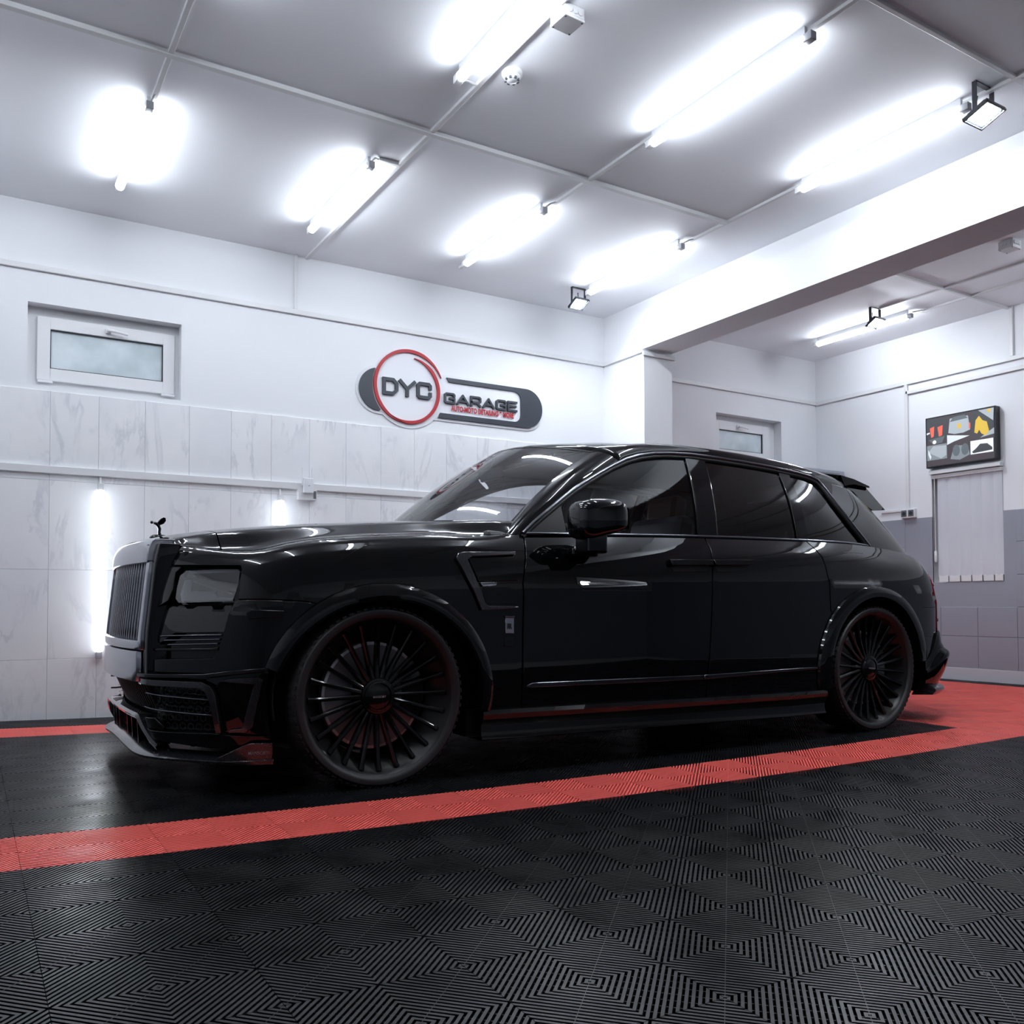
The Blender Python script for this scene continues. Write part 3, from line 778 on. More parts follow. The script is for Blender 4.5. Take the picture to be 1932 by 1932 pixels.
GLO = Curve([(.60, -.875), (.80, -.885), (1.5, -.885), (2.4, -.885), (3.0, -.88), (3.4, -.865), (3.72, -.83), (3.95, -.77), (4.08, -.68), (4.15, -.55), (4.19, -.3), (4.20, 0)])
GHI = Curve([(.60, -.70), (.80, -.70), (1.5, -.70), (2.4, -.695), (2.9, -.685), (3.2, -.665), (3.42, -.63), (3.55, -.58), (3.62, -.50), (3.66, -.40), (3.70, -.2), (3.71, 0)])
def G(t, z, off=0.0):
    """greenhouse skin; t in 0..1 along both rails, z 1.12..1.66"""
    a = _gl(GLO, t); b = _gl(GHI, t); k = (z - 1.13) / .49
    bul = .022 * 4 * k * (1 - k)
    x = a[0] + (b[0] - a[0]) * k; y = a[1] + (b[1] - a[1]) * k
    return (x, y - (bul + off) * 1.0, z) if t < .62 else (x + (bul + off) * min((t - .62) * 4, 1), y - (bul + off) * max(1 - (t - .62) * 3, 0), z)
def _gl(c, t):
    # piecewise by control index so both rails correspond
    n = len(c.p) - 1; f = t * n; i = min(int(f), n - 1); k = f - i
    return tuple(p + (q - p) * k for p, q in zip(c.p[i], c.p[i + 1]))

# ------------------------------------------------------------------ car materials
M['paint'] = new_mat('black_gloss_paint', (.0025, .0028, .0036), .02, spec=.5)
M['gloss_black'] = new_mat('piano_black_trim', (.003, .0032, .004), .05, spec=.5)
M['carbon'] = new_mat('carbon_fibre', (.012, .013, .016), .16, spec=.5, coat=1.0, coat_rough=.03)
def carbon_weave(m):
    tc = nod(m, 'ShaderNodeTexCoord'); ck = nod(m, 'ShaderNodeTexChecker'); ck.inputs['Scale'].default_value = 300
    ck.inputs[1].default_value = (.008, .009, .011, 1); ck.inputs[2].default_value = (.028, .030, .036, 1)
    mp = nod(m, 'ShaderNodeMapping'); mp.inputs['Rotation'].default_value = (.8, .8, .8)
    link(m, tc, 'Object', mp, 'Vector'); link(m, mp, 'Vector', ck, 'Vector'); link(m, ck, 'Color', bsdf(m), 'Base Color')
carbon_weave(M['carbon'])
M['plastic'] = new_mat('matt_black_plastic', (.008, .0085, .010), .5)
M['under'] = new_mat('underbody_black', (.003, .003, .004), .8)
M['chrome'] = new_mat('satin_chrome', (.62, .63, .66), .16, metal=1.0)
M['dark_chrome'] = new_mat('dark_chrome_trim', (.22, .225, .245), .16, metal=1.0)
M['slat'] = new_mat('grille_slat_chrome', (.30, .31, .34), .2, metal=1.0)
M['rubber'] = new_mat('tyre_rubber', (.016, .0165, .019), .55); add_bump(M['rubber'], 60, .1, .002)
M['rim'] = new_mat('gloss_black_alloy', (.004, .0042, .005), .10, spec=.45)
M['barrel'] = new_mat('satin_black_barrel', (.006, .0062, .007), .32, spec=.3)
M['disc'] = new_mat('brake_disc_steel', (.32, .32, .33), .45, metal=.5)
M['disc_edge'] = new_mat('brake_disc_edge', (.75, .76, .78), .4, metal=.6)
M['leather'] = new_mat('tan_leather', (.30, .17, .105), .5); add_bump(M['leather'], 90, .1, .002)
M['leather_grey'] = new_mat('grey_leather', (.20, .205, .22), .5)
M['dash'] = new_mat('dashboard_dark', (.03, .03, .034), .5)
M['lamp_back'] = new_mat('headlamp_bezel', (.16, .165, .185), .35, metal=.3)
M['lamp_grey'] = new_mat('headlamp_reflector', (.50, .51, .55), .3, metal=.6)
M['red_lamp'] = new_mat('red_lamp_lens', (.20, .006, .006), .12, coat=1.0)
M['badge'] = new_mat('badge_metal', (.55, .56, .60), .25, metal=1.0)
M['badge_dark'] = new_mat('badge_enamel', (.02, .022, .03), .3)
M['letter_grey'] = new_mat('grey_lettering', (.34, .33, .36), .4)
def glass(name, tint, ior=1.5, rough=0.0):
    m = bpy.data.materials.new(name); m.use_nodes = True
    nt = m.node_tree; nt.nodes.clear()
    out = nt.nodes.new('ShaderNodeOutputMaterial'); mix = nt.nodes.new('ShaderNodeMixShader'); tr = nt.nodes.new('ShaderNodeBsdfTransparent')
    gl = nt.nodes.new('ShaderNodeBsdfGlossy'); fr = nt.nodes.new('ShaderNodeFresnel')
    tr.inputs['Color'].default_value = (*tint, 1); gl.inputs['Roughness'].default_value = rough; fr.inputs['IOR'].default_value = ior
    gl.inputs['Color'].default_value = (1, 1, 1, 1)
    nt.links.new(fr.outputs[0], mix.inputs[0]); nt.links.new(tr.outputs[0], mix.inputs[1]); nt.links.new(gl.outputs[0], mix.inputs[2]); nt.links.new(mix.outputs[0], out.inputs[0])
    return m
M['glass_clear'] = glass('windscreen_glass', (.93, .94, .95), 1.5)
M['glass_front'] = glass('front_door_glass', (.60, .61, .64), 1.5)
M['glass_dark'] = glass('privacy_glass', (.03, .03, .034), 1.65)
M['lens'] = glass('headlamp_lens', (.80, .82, .86), 2.1)

# ------------------------------------------------------------------ panel builder
def subdiv(poly, step):
    out = []
    for i, p in enumerate(poly):
        q = poly[(i + 1) % len(poly)]; n = max(1, int(math.dist(p, q) / step))
        out += [(p[0] + (q[0] - p[0]) * k / n, p[1] + (q[1] - p[1]) * k / n) for k in range(n)]
    return out
def inside(p, poly):
    x, y = p; r = False; n = len(poly)
    for i in range(n):
        (x1, y1), (x2, y2) = poly[i], poly[i - 1]
        if (y1 > y) != (y2 > y) and x < (x2 - x1) * (y - y1) / (y2 - y1) + x1: r = not r
    return r
def near_edge(p, poly, d):
    return any(abs(p[0] - q[0]) < d and abs(p[1] - q[1]) < d for q in poly)
def poly_normals(P):
    """outward unit 2D normals (mitred) of a closed polygon"""
    n = len(P); area = sum(P[i][0] * P[(i + 1) % n][1] - P[(i + 1) % n][0] * P[i][1] for i in range(n)); sg_ = 1 if area > 0 else -1
    out = []
    for i in range(n):
        (x0, y0), (x1, y1), (x2, y2) = P[i - 1], P[i], P[(i + 1) % n]
        d0 = Vector((x1 - x0, y1 - y0)).normalized(); d1 = Vector((x2 - x1, y2 - y1)).normalized()
        m_ = (Vector((d0.y, -d0.x)) + Vector((d1.y, -d1.x))) * sg_
        out.append(m_.normalized() if m_.length > 1e-6 else Vector((d0.y, -d0.x)) * sg_)
    return out, sg_
def panel(name, poly, mat, parent, off=0.0, thick=.02, step=.04, fn=None, us=1.0, smooth=38, rows=None):
    """sheet cut out of a body skin: fn(u, v, off); us scales u to metres; soft chamfer along the cut"""
    fn = fn or S
    ch = min(.003, thick * .35) if thick else 0
    P = subdiv([(u * us, v) for u, v in poly], step)
    N2, sg_ = poly_normals(P)
    P = [(p[0] - q.x * ch, p[1] - q.y * ch) for p, q in zip(P, N2)]
    xs = [p[0] for p in P]; ys = [p[1] for p in P]
    pts = list(P)
    nx = int((max(xs) - min(xs)) / step); ny = int((max(ys) - min(ys)) / step)
    if rows:                                   # denser bands just below a curved edge
        for i in range(1, nx + 1):
            u = min(xs) + (i - .3) * step
            for d in rows(None):
                q = (u, rows(u) - d)
                if inside(q, P) and not near_edge(q, P, .0025): pts.append(q)
    for i in range(1, nx + 1):
        for j in range(1, ny + 1):
            q = (min(xs) + (i - .3) * step, min(ys) + (j - .3) * step)
            if rows and q[1] > rows(q[0]) - .17: continue
            if inside(q, P) and not near_edge(q, P, step * .45): pts.append(q)
    n = len(P)
    cv, _e, cf, ov, *_ = delaunay_2d_cdt([Vector(p) for p in pts], [(i, (i + 1) % n) for i in range(n)], [], 1, 1e-6)
    def nrm(u, v):
        e = .011; du = Vector(fn((u + e) / us, v, off)) - Vector(fn((u - e) / us, v, off)); dv = Vector(fn(u / us, v + e * .5, off)) - Vector(fn(u / us, v - e * .5, off))
        k = du.cross(dv)
        o_ = Vector(fn(u / us, v, off + .02)) - Vector(fn(u / us, v, off))
        if k.dot(o_) < 0: k = -k
        return k.normalized()
    V = [fn(p.x / us, p.y, off) for p in cv]; NR = [nrm(p.x, p.y) for p in cv]; Fc = []
    for f in cf:
        a, b, c = (Vector(V[i]) for i in f[:3])
        Fc.append(tuple(f) if (b - a).cross(c - a).dot(NR[f[0]]) >= 0 else tuple(f[::-1]))
    if thick:
        k0 = len(V)
        for i in range(n):
            p, q = P[i], N2[i]; w = (p[0] + q.x * ch, p[1] + q.y * ch)
            nn = nrm(*p); tip = (Vector(fn(w[0] / us, w[1], off)) - Vector(fn(p[0] / us, p[1], off))); tip = (tip - nn * tip.dot(nn)).normalized() if tip.length > 1e-7 else nn
            V += [fn(p[0] / us, p[1], off), fn(w[0] / us, w[1], off - ch), fn(w[0] / us, w[1], off - ch), fn(w[0] / us, w[1], off - thick)]
            NR += [nn, (nn * .35 + tip).normalized(), tip, tip]
        for i in range(n):
            j = (i + 1) % n; a, b = k0 + 4 * i, k0 + 4 * j
            for q in ((a, b, b + 1, a + 1), (a + 2, b + 2, b + 3, a + 3)):
                A, B, C_ = (Vector(V[t]) for t in q[:3])
                g_ = (B - A).cross(C_ - A)
                Fc.append(q if g_.dot(NR[q[2]]) >= 0 else q[::-1])
    me = bpy.data.meshes.new(name); me.from_pydata([tuple(v) for v in V], [], Fc)
    for p in me.polygons: p.use_smooth = True
    me.normals_split_custom_set_from_vertices([tuple(v) for v in NR])
    me.materials.append(mat)
    o = bpy.data.objects.new(name, me); COL.objects.link(o); o.parent = parent
    return o
def grid(name, fn, us, vs_, mat, parent, smooth=50, flip=False):
    mb = MB(); n = len(vs_)
    for u in us:
        for v in vs_: mb.v.append(tuple(fn(u, v)))
    for i in range(len(us) - 1):
        for j in range(n - 1):
            f = (i * n + j, i * n + j + 1, (i + 1) * n + j + 1, (i + 1) * n + j)
            mb.f.append(f[::-1] if flip else f)
    return mb.build(name, mat, parent, smooth=smooth, fix=False)
def mirror_tree(o, parent):
    src = o.data; cn = src.has_custom_normals
    vn = [None] * len(src.vertices)
    if cn:
        for lp in src.loops: vn[lp.vertex_index] = lp.normal.copy()
    me = bpy.data.meshes.new(src.name)
    me.from_pydata([(v.co.x, -v.co.y, v.co.z) for v in src.vertices], [], [tuple(p.vertices)[::-1] for p in src.polygons])
    for p in me.polygons: p.use_smooth = src.polygons[p.index].use_smooth
    for m__ in src.materials: me.materials.append(m__)
    if cn: me.normals_split_custom_set_from_vertices([(v.x, -v.y, v.z) if v else (0, 0, 1) for v in vn])
    else: me.set_sharp_from_angle(angle=math.radians(38))
    c = bpy.data.objects.new(o.name.split('.')[0], me); COL.objects.link(c); c.parent = parent
    c.location = (o.location.x, -o.location.y, o.location.z)
    for k in o.keys(): c[k] = o[k]
    for ch in list(o.children): mirror_tree(ch, c)
    return c
lin = lambda a, b, n: [a + (b - a) * k / (n - 1) for k in range(n)]

# ------------------------------------------------------------------ the car
CAR = Vector((-.42, 1.42, 0.0))
car = empty('luxury_suv', CAR, 'glossy black luxury SUV with upright chrome grille and wide wheel arches', 'car')
BOTH = []                               # near-side parts mirrored to the far side at the end
AXF, AXR = 1.612, 4.915                 # arch centres along the skin
def arc_e(c, a, b, t0, t1, n, zc=.385):
    return [(c + a * math.cos(math.radians(t0 + (t1 - t0) * k / n)), zc + b * math.sin(math.radians(t0 + (t1 - t0) * k / n))) for k in range(n + 1)]
sx = lambda s: BASE.at(s)[0]
def beltline(s0, s1, n=24): return [(s, belt(sx(s))) for s in lin(s0, s1, n)]

# --- side panels
ROWS = (.002, .005, .009, .014, .02, .028, .038, .05, .065, .085, .11, .14, .17)
def brow(u): return ROWS if u is None else belt(sx(u))
fender = panel('front_fender', [(.634, .962), (.975, .957), (.985, .94), (.985, .817), (1.10, .817), (1.262, .808)]
               + arc_e(AXF, .515, .48, 122, 8, 26) + [(2.118, .40), (2.10, .305), (2.305, .295), (2.308, .64), (2.316, .89), (2.372, 1.10)]
               + beltline(2.378, .606, 40), M['paint'], car, thick=.03, rows=brow)
door_f = panel('front_door', [(2.3115, .295), (3.478, .262), (3.484, .355), (3.510, .613), (3.529, .90), (3.571, 1.08)] + beltline(3.576, 2.385, 30)
               + [(2.378, 1.10), (2.3225, .89), (2.3145, .64)], M['paint'], car, thick=.03, rows=brow)
door_r = panel('rear_door', [(3.4845, .262), (4.385, .262)] + arc_e(AXR, .51, .485, 192, 142, 12) + [(4.489, .75), (4.484, .909), (4.480, 1.0), (4.474, 1.07), (4.452, 1.112)]
               + beltline(4.412, 3.5825, 24) + [(3.5775, 1.08), (3.5355, .90), (3.5165, .613), (3.4905, .355)], M['paint'], car, thick=.03, rows=brow)
quarter = panel('rear_quarter', [(4.4955, .75)] + arc_e(AXR, .51, .485, 141, 4, 26) + [(5.44, .40), (5.62, .44), (5.665, .60), (5.668, .99)]
                + beltline(5.668, 4.4185, 30) + [(4.4585, 1.112), (4.4805, 1.07), (4.4865, 1.0), (4.4905, .909)], M['paint'], car, thick=.03, rows=brow)
BOTH += [fender, door_f, door_r, quarter]
panel('vent_slit', [(4.70, 1.104), (4.89, 1.099), (4.89, 1.105), (4.70, 1.110)], M['plastic'], quarter, off=.001, thick=.004)

# --- wheel-arch flares
def flare(c, a1, b1, a2, b2, t0, t1, parent=car):
    mb = MB(); N = 54; prof = [(0.0, .002), (.06, .016), (.30, .026), (.75, .034), (1.0, .030), (1.03, .018), (1.03, -.10)]
    m_ = len(prof)
    for k in range(N + 1):
        t = math.radians(t0 + (t1 - t0) * k / N)
        for w, off in prof:
            a = a1 + (a2 - a1) * w; b = b1 + (b2 - b1) * w
            mb.v.append(S(c + a * math.cos(t), .385 + b * math.sin(t), off))
    for k in range(N):
        for i in range(m_ - 1):
            mb.f.append((k * m_ + i, (k + 1) * m_ + i, (k + 1) * m_ + i + 1, k * m_ + i + 1))
    return mb.build('arch_flare', M['paint'], parent, smooth=34)
BOTH.append(flare(AXF, .535, .502, .470, .428, 162, -10))
BOTH.append(flare(AXR, .545, .507, .450, .440, 193, 3))

# --- fender vent, badge
VENT = [(1.969, 1.005), (1.982, 1.026), (2.011, 1.034), (2.293, 1.043), (2.290, 1.028), (2.050, 1.013), (2.026, .997), (2.100, .798), (2.118, .784), (2.278, .781), (2.280, .772), (2.082, .764)]
v_ = panel('vent_frame', VENT, M['carbon'], fender, off=.018, thick=.02, step=.03)
panel('vent_panel', [(2.035, 1.006), (2.285, 1.020), (2.287, .905), (2.076, .895)], M['gloss_black'], fender, off=.008, thick=.01)
panel('vent_grille', [(2.078, .885), (2.285, .893), (2.282, .79), (2.112, .792)], M['gloss_black'], fender, off=.003, thick=.006)
panel('vent_badge', [(2.083, .892), (2.172, .895), (2.165, .878), (2.090, .874)], M['dark_chrome'], fender, off=.012, thick=.006, step=.02)
BD = [(2.212, .655), (2.260, .653), (2.260, .727), (2.212, .728)]
bd = panel('emblem', BD, M['badge'], fender, off=.006, thick=.008, step=.02)
panel('emblem_cap', [(2.209, .729), (2.262, .728), (2.262, .736), (2.210, .737)], M['dark_chrome'], bd, off=.010, thick=.012, step=.02)
for k, c in enumerate(('R', 'R')):
    def efn(a, b, h, k=k):
        return Vector(S(2.222 + a * .9 + k * .010, .676 + b + (.010 if k == 0 else 0) * 0, .0068))
    cu, _w = text_part('monogram', 'R', .034, M['badge_dark'], bd, efn, .8, .05)
panel('emblem_bar', [(2.208, .594), (2.258, .592), (2.259, .632), (2.210, .634)], M['gloss_black'], fender, off=.004, thick=.006, step=.02)
for s in (2.308,):
    panel('side_marker', [(1.026, .760), (1.048, .774), (1.176, .769), (1.170, .741), (1.038, .735)], M['gloss_black'], fender, off=.008, thick=.012, step=.02)

# --- door furniture
def handle(parent, s0, s1, m):
    za = lambda s: 1.024 + (s - 3.234) / (3.843 - 3.234) * .013
    panel('handle_cup', [(s0 + .005, za(s0) - .012), (s1 - .005, za(s1) - .012), (s1 - .04, za(s1) - .062), (s0 + .03, za(s0) - .064)], M['plastic'], parent, off=.0015, thick=.004, step=.03)
    return panel('door_handle', [(s0, za(s0)), (s1, za(s1)), (s1 - .006, za(s1) - .030), (s0 + .006, za(s0) - .030)], M['gloss_black'], parent, off=.026, thick=.028, step=.03)
handle(door_f, 3.236, 3.546, 1); handle(door_r, 3.553, 3.842, -1)
panel('door_molding', [(2.325, .402), (2.36, .418), (3.452, .405), (3.453, .381), (2.345, .395)], M['dark_chrome'], door_f, off=.010, thick=.012)
panel('door_molding', [(3.459, .405), (4.360, .412), (4.366, .405), (4.360, .399), (3.460, .381)], M['dark_chrome'], door_r, off=.010, thick=.012)

# --- sill / side skirt
def skirt(s, k, off=0): return S(s, k, off)
sk = MB(); ss = lin(2.085, 4.43, 40)
def zs(s): return .305 - (s - 2.1) * .016 if s < 4.17 else .272
prof = [(.0, .0), (.0, .022), (-.018, .034), (-.045, .030), (-.075, .012), (-.115, .018), (-.135, .030), (-.140, .020), (-.140, -.12)]
for s in ss:
    for dz, off in prof: sk.v.append(S(s, zs(s) + dz, off))
m_ = len(prof)
for k in range(len(ss) - 1):
    for i in range(m_ - 1): sk.f.append((k * m_ + i, k * m_ + i + 1, (k + 1) * m_ + i + 1, (k + 1) * m_ + i))
BOTH.append(sk.build('side_skirt', M['paint'], car, smooth=30, fix=True))

# --- front bumper, layered: dark recess behind, body-colour pieces in front
bump = panel('front_bumper', [(.50, .24), (.90, .205), (1.12, .23), (1.115, .30), (1.10, .53), (1.098, .81), (.985, .815), (.985, .955), (.60, .960), (.50, .95)], M['gloss_black'], car, off=-.055, thick=.03)
BOTH.append(bump)
pc = lambda name, poly, off=0.0, mat='paint', thick=.045, step=.03, fn=None: panel(name, poly, M[mat], bump, off=off, thick=thick, step=step, fn=fn)
pc('nose_panel', [(.500, .49), (.552, .500), (.556, .60), (.568, .774), (.655, .812), (.672, .86), (.668, .93), (.69, .953), (.60, .960), (.50, .960)])
pc('nose_side', [(.50, .967), (.628, .967), (.60, 1.02), (.56, 1.038), (.50, 1.045)])
pc('corner_panel', [(.556, .515), (.559, .562), (.572, .5665), (.885, .575), (.910, .602), (.914, .634), (.930, .68), (.948, .755), (.968, .802), (.985, .814), (1.10, .814), (1.262, .805)] + arc_e(AXF, .515, .48, 122, 162, 8) + [(1.106, .533), (.975, .525), (.86, .512)])
pc('lamp_shelf', [(.574, .774), (.655, .810), (.692, .794), (.946, .794), (.942, .752), (.924, .680), (.694, .676), (.621, .634), (.575, .66)], -.014, fn=lambda s_, z_, o_=0.0: S(s_, z_, o_ - (z_ - .66) * .14))
pc('fin_strip', [(.562, .601), (.905, .606), (.908, .622), (.880, .6165), (.562, .6125)], .0)
for z0, z1 in ((.668, .664), (.650, .645), (.632, .626)):
    pc('air_fin', [(.625 + (.668 - z0) * 1.2, z0), (.920 - (.668 - z0) * .5, z0 + .006), (.918 - (.668 - z0) * .5, z0 - .001), (.620 + (.668 - z0) * 1.2, z0 - .007)], -.006, 'dark_chrome', .03, .02)
pc('bumper_lip', [(.50, .506), (.86, .512), (.975, .527), (1.118, .538), (1.118, .524), (.975, .509), (.86, .496), (.50, .490)], .030, 'paint', .05)
pc('intake_frame', [(.498, .486), (.847, .480), (.887, .462), (.906, .427), (.932, .273), (.908, .268), (.880, .40), (.862, .436), (.835, .452), (.498, .460)], .022, 'carbon')
def fin_pts(a, b, w=.008): return [(a[0], a[1] + w / 2), (b[0], b[1] + w / 2), (b[0], b[1] - w / 2), (a[0], a[1] - w / 2)]
pc('intake_fin', fin_pts((.53, .423), (.868, .404)), .004, 'dark_chrome', .03)
pc('intake_fin', fin_pts((.51, .362), (.882, .341)), .004, 'dark_chrome', .03)
pc('intake_wedge', [(.50, .318), (.60, .322), (.66, .285), (.54, .272)], .0, 'gloss_black', .03)
pc('intake_floor', [(.50, .285), (.54, .268), (.876, .268), (.908, .266), (.95, .262), (1.124, .256), (1.124, .232), (.879, .206), (.50, .238)], .0)
pc('side_blade', [(.936, .272), (.908, .43), (.89, .465), (.85, .484), (.86, .494), (.975, .508), (1.118, .522), (1.108, .45), (1.118, .30), (1.124, .258)], -.008)
pc('brace', [(.918, .482), (.964, .494), (1.079, .499), (1.096, .486), (1.055, .293), (1.028, .272), (.955, .272), (.962, .286), (1.013, .290), (1.062, .470), (.966, .476)], .010, 'carbon', .02, .02)
# mesh inserts in the intake
for r in range(5):
    for c in range(8):
        s0 = .565 + c * .040 + (r % 2) * .02; z0 = .29 + r * .036
        if s0 > .86 - (z0 - .29) * .12 or s0 < .56: continue
        hexp = [(s0 + .017 * math.cos(math.pi / 3 * k + .5), z0 + .015 * math.sin(math.pi / 3 * k + .5)) for k in range(6)]
        mbx = MB()
        for k in range(6):
            p, q = hexp[k], hexp[(k + 1) % 6]
            ip = (s0 + (p[0] - s0) * .8, z0 + (p[1] - z0) * .8); iq = (s0 + (q[0] - s0) * .8, z0 + (q[1] - z0) * .8)
            mbx.quad(S(*p, -.030), S(*q, -.030), S(*iq, -.030), S(*ip, -.030))
        mbx.build('mesh_cell', M['plastic'], bump)

# --- splitter
sp = MB(); ss = lin(0.0, 1.135, 46)
def lipz(s): return .172 + .012 * math.cos(min(s, .6) / .6 * math.pi) - max(s - .6, 0) * .035
prof = [(-.06, .035), (-.006, .016), (.010, .006), (.008, -.004), (-.02, -.010), (-.09, -.010)]
for s in ss:
    ex = .020 * (1 - min(max((s - .45) / .3, 0), 1)) + .012
    for off, dz in prof: sp.v.append(S(s, lipz(s) + dz, off + ex))
m_ = len(prof)
for k in range(len(ss) - 1):
    for i in range(m_ - 1): sp.f.append((k * m_ + i, k * m_ + i + 1, (k + 1) * m_ + i + 1, (k + 1) * m_ + i))
split = sp.build('splitter', M['carbon'], car, smooth=32)
BOTH.append(split)
wl = panel('winglet', [(.905, .166), (1.036, .229), (1.055, .234), (1.135, .232), (1.137, .150), (1.00, .156)], M['carbon'], split, off=.035, thick=.012, step=.03)
panel('winglet_foot', [(.93, .160), (1.137, .168), (1.142, .146), (1.05, .145)], M['carbon'], split, off=.045, thick=.03, step=.03)
def mfn(a, b, h): return Vector(S(1.045 + a, .188 + b, .0358))
text_part('lettering', 'MANSORY', .0185, M['letter_grey'], split, mfn, .88)
blade = MB(); ss = lin(0.0, .62, 26)
for s in ss:
    t = max((s - .44) / .18, 0); z = .318 - t * .115
    for off, dz in ((-.08, .004), (.010, .010), (.022, 0), (.014, -.014), (-.08, -.018)): blade.v.append(S(s, z + dz, off * (1 - t * .25)))
for k in range(len(ss) - 1):
    for i in range(4): blade.f.append((k * 5 + i, k * 5 + i + 1, (k + 1) * 5 + i + 1, (k + 1) * 5 + i))
BOTH.append(blade.build('upper_blade', M['carbon'], car, smooth=32))
for s in (.12, .24, .36):
    MB().add([S(s, .31, .0), S(s + .006, .31, .0), S(s + .006, .31, -.07), S(s, .31, -.07), S(s, .19, .0), S(s + .006, .19, .0), S(s + .006, .19, -.07), S(s, .19, -.07)],
             [(0, 1, 2, 3), (4, 7, 6, 5), (0, 4, 5, 1), (1, 5, 6, 2), (2, 6, 7, 3), (3, 7, 4, 0)]).build('vane', M['dark_chrome'], split)

# --- headlamp
SL = lambda s_, z_, o_=0.0: S(s_, z_, o_ - (z_ - .80) * .12)
hl = panel('headlight', [(.668, .93), (.690, .950), (.955, .954), (.982, .942), (.984, .883), (.970, .800), (.700, .792), (.676, .815), (.670, .863)], M['gloss_black'], car, off=-.040, thick=.02, step=.03)
BOTH.append(hl)
panel('lamp_bezel', [(.690, .925), (.945, .930), (.955, .86), (.945, .812), (.70, .812), (.688, .84)], M['lamp_back'], hl, off=-.034, thick=.0, step=.04, fn=SL)
panel('lamp_reflector', [(.692, .90), (.735, .90), (.735, .852), (.86, .850), (.875, .825), (.945, .822), (.945, .812), (.70, .810), (.688, .84)], M['lamp_grey'], hl, off=-.026, thick=.008, step=.03, fn=SL)
panel('lamp_light_guide', [(.690, .912), (.72, .905), (.945, .842), (.945, .835), (.72, .897), (.690, .905)], M['dark_chrome'], hl, off=-.020, thick=.006, step=.03, fn=SL)
panel('lamp_lens', [(.682, .925), (.698, .938), (.952, .944), (.968, .934), (.972, .883), (.960, .808), (.707, .803), (.688, .820), (.682, .863)], M['lens'], hl, off=-.004, thick=.0, step=.03, fn=SL)

# --- grille
GX = lambda y, z: -.935 + .045 * (y / .55) ** 2 + max(z - .66, 0) * .10 + (max(z - 1.02, 0) * 14) ** 2 * .03
gr = empty('grille', (0, 0, 0)); gr.parent = car
def gbar(name, ya, yb, za, zb, mat, d0=0.0, d1=.05, ny=8, nz=4, bevel=.004):
    mb = MB(); Y = lin(ya, yb, ny); Z = lin(za, zb, nz)
    front = [[(GX(y, z) + d0, y, z) for z in Z] for y in Y]; back = [[(GX(y, z) + d1, y, z) for z in Z] for y in Y]
    for lay, fl_ in ((front, False), (back, True)):
        for i in range(ny - 1):
            for j in range(nz - 1):
                q = (lay[i][j], lay[i + 1][j], lay[i + 1][j + 1], lay[i][j + 1]); mb.quad(*(q[::-1] if fl_ else q))
    for i in range(ny - 1):
        mb.quad(front[i][0], front[i + 1][0], back[i + 1][0], back[i][0]); mb.quad(front[i][-1], front[i + 1][-1], back[i + 1][-1], back[i][-1])
    for j in range(nz - 1):
        mb.quad(front[0][j], front[0][j + 1], back[0][j + 1], back[0][j]); mb.quad(front[-1][j], front[-1][j + 1], back[-1][j + 1], back[-1][j])
    return mb.build(name, mat, gr, smooth=35, bevel=bevel)
gbar('grille_top_bar', -.525, .525, .975, 1.078, M['chrome'], -.012, .08, 17, 10, .008)
gbar('grille_bottom_bar', -.525, .525, .602, .645, M['chrome'], -.010, .06, 17, 3, .010)
for s in (-1, 1): gbar('grille_side_bar', min(s * .488, s * .530), max(s * .488, s * .530), .602, .980, M['chrome'], -.004, .06, 2, 8, .005)
for k in range(24):
    y = -.473 + .946 * k / 23
    gbar('grille_slat', y - .007, y + .007, .640, .980, M['slat'], .008, .045, 2, 6, .003)
gbar('grille_backing', -.50, .50, .62, 1.0, M['under'], .055, .06, 9, 3, 0)
gbar('plate_panel', -.505, .505, .468, .598, M['chrome'], -.012, .03, 17, 3, .004)
gbar('grille_surround', -.585, -.532, .47, 1.055, M['paint'], .006, .09, 3, 12, .006); gbar('grille_surround', .532, .585, .47, 1.055, M['paint'], .006, .09, 3, 12, .006)
mb = MB()
lowg = empty('lower_grille', (0, 0, 0)); lowg.parent = car
for k in range(27):
    y = -.47 + .94 * k / 26
    MB().add([S(0, .46)[0:1] + (y - .006, .462)] * 0 + [(-.905 + .04 * (y / .5) ** 2, y - .006, .462), (-.905 + .04 * (y / .5) ** 2, y + .006, .462), (-.86, y + .006, .462), (-.86, y - .006, .462),
              (-.850 + .04 * (y / .5) ** 2, y - .006, .335), (-.850 + .04 * (y / .5) ** 2, y + .006, .335), (-.80, y + .006, .335), (-.80, y - .006, .335)],
             [(0, 1, 2, 3), (4, 7, 6, 5), (0, 4, 5, 1), (1, 5, 6, 2), (2, 6, 7, 3), (3, 7, 4, 0)]).build('grille_slat', M['plastic'], lowg)
MB().box(-.80, -.79, -.52, .52, .32, .48).build('grille_backing', M['under'], lowg)

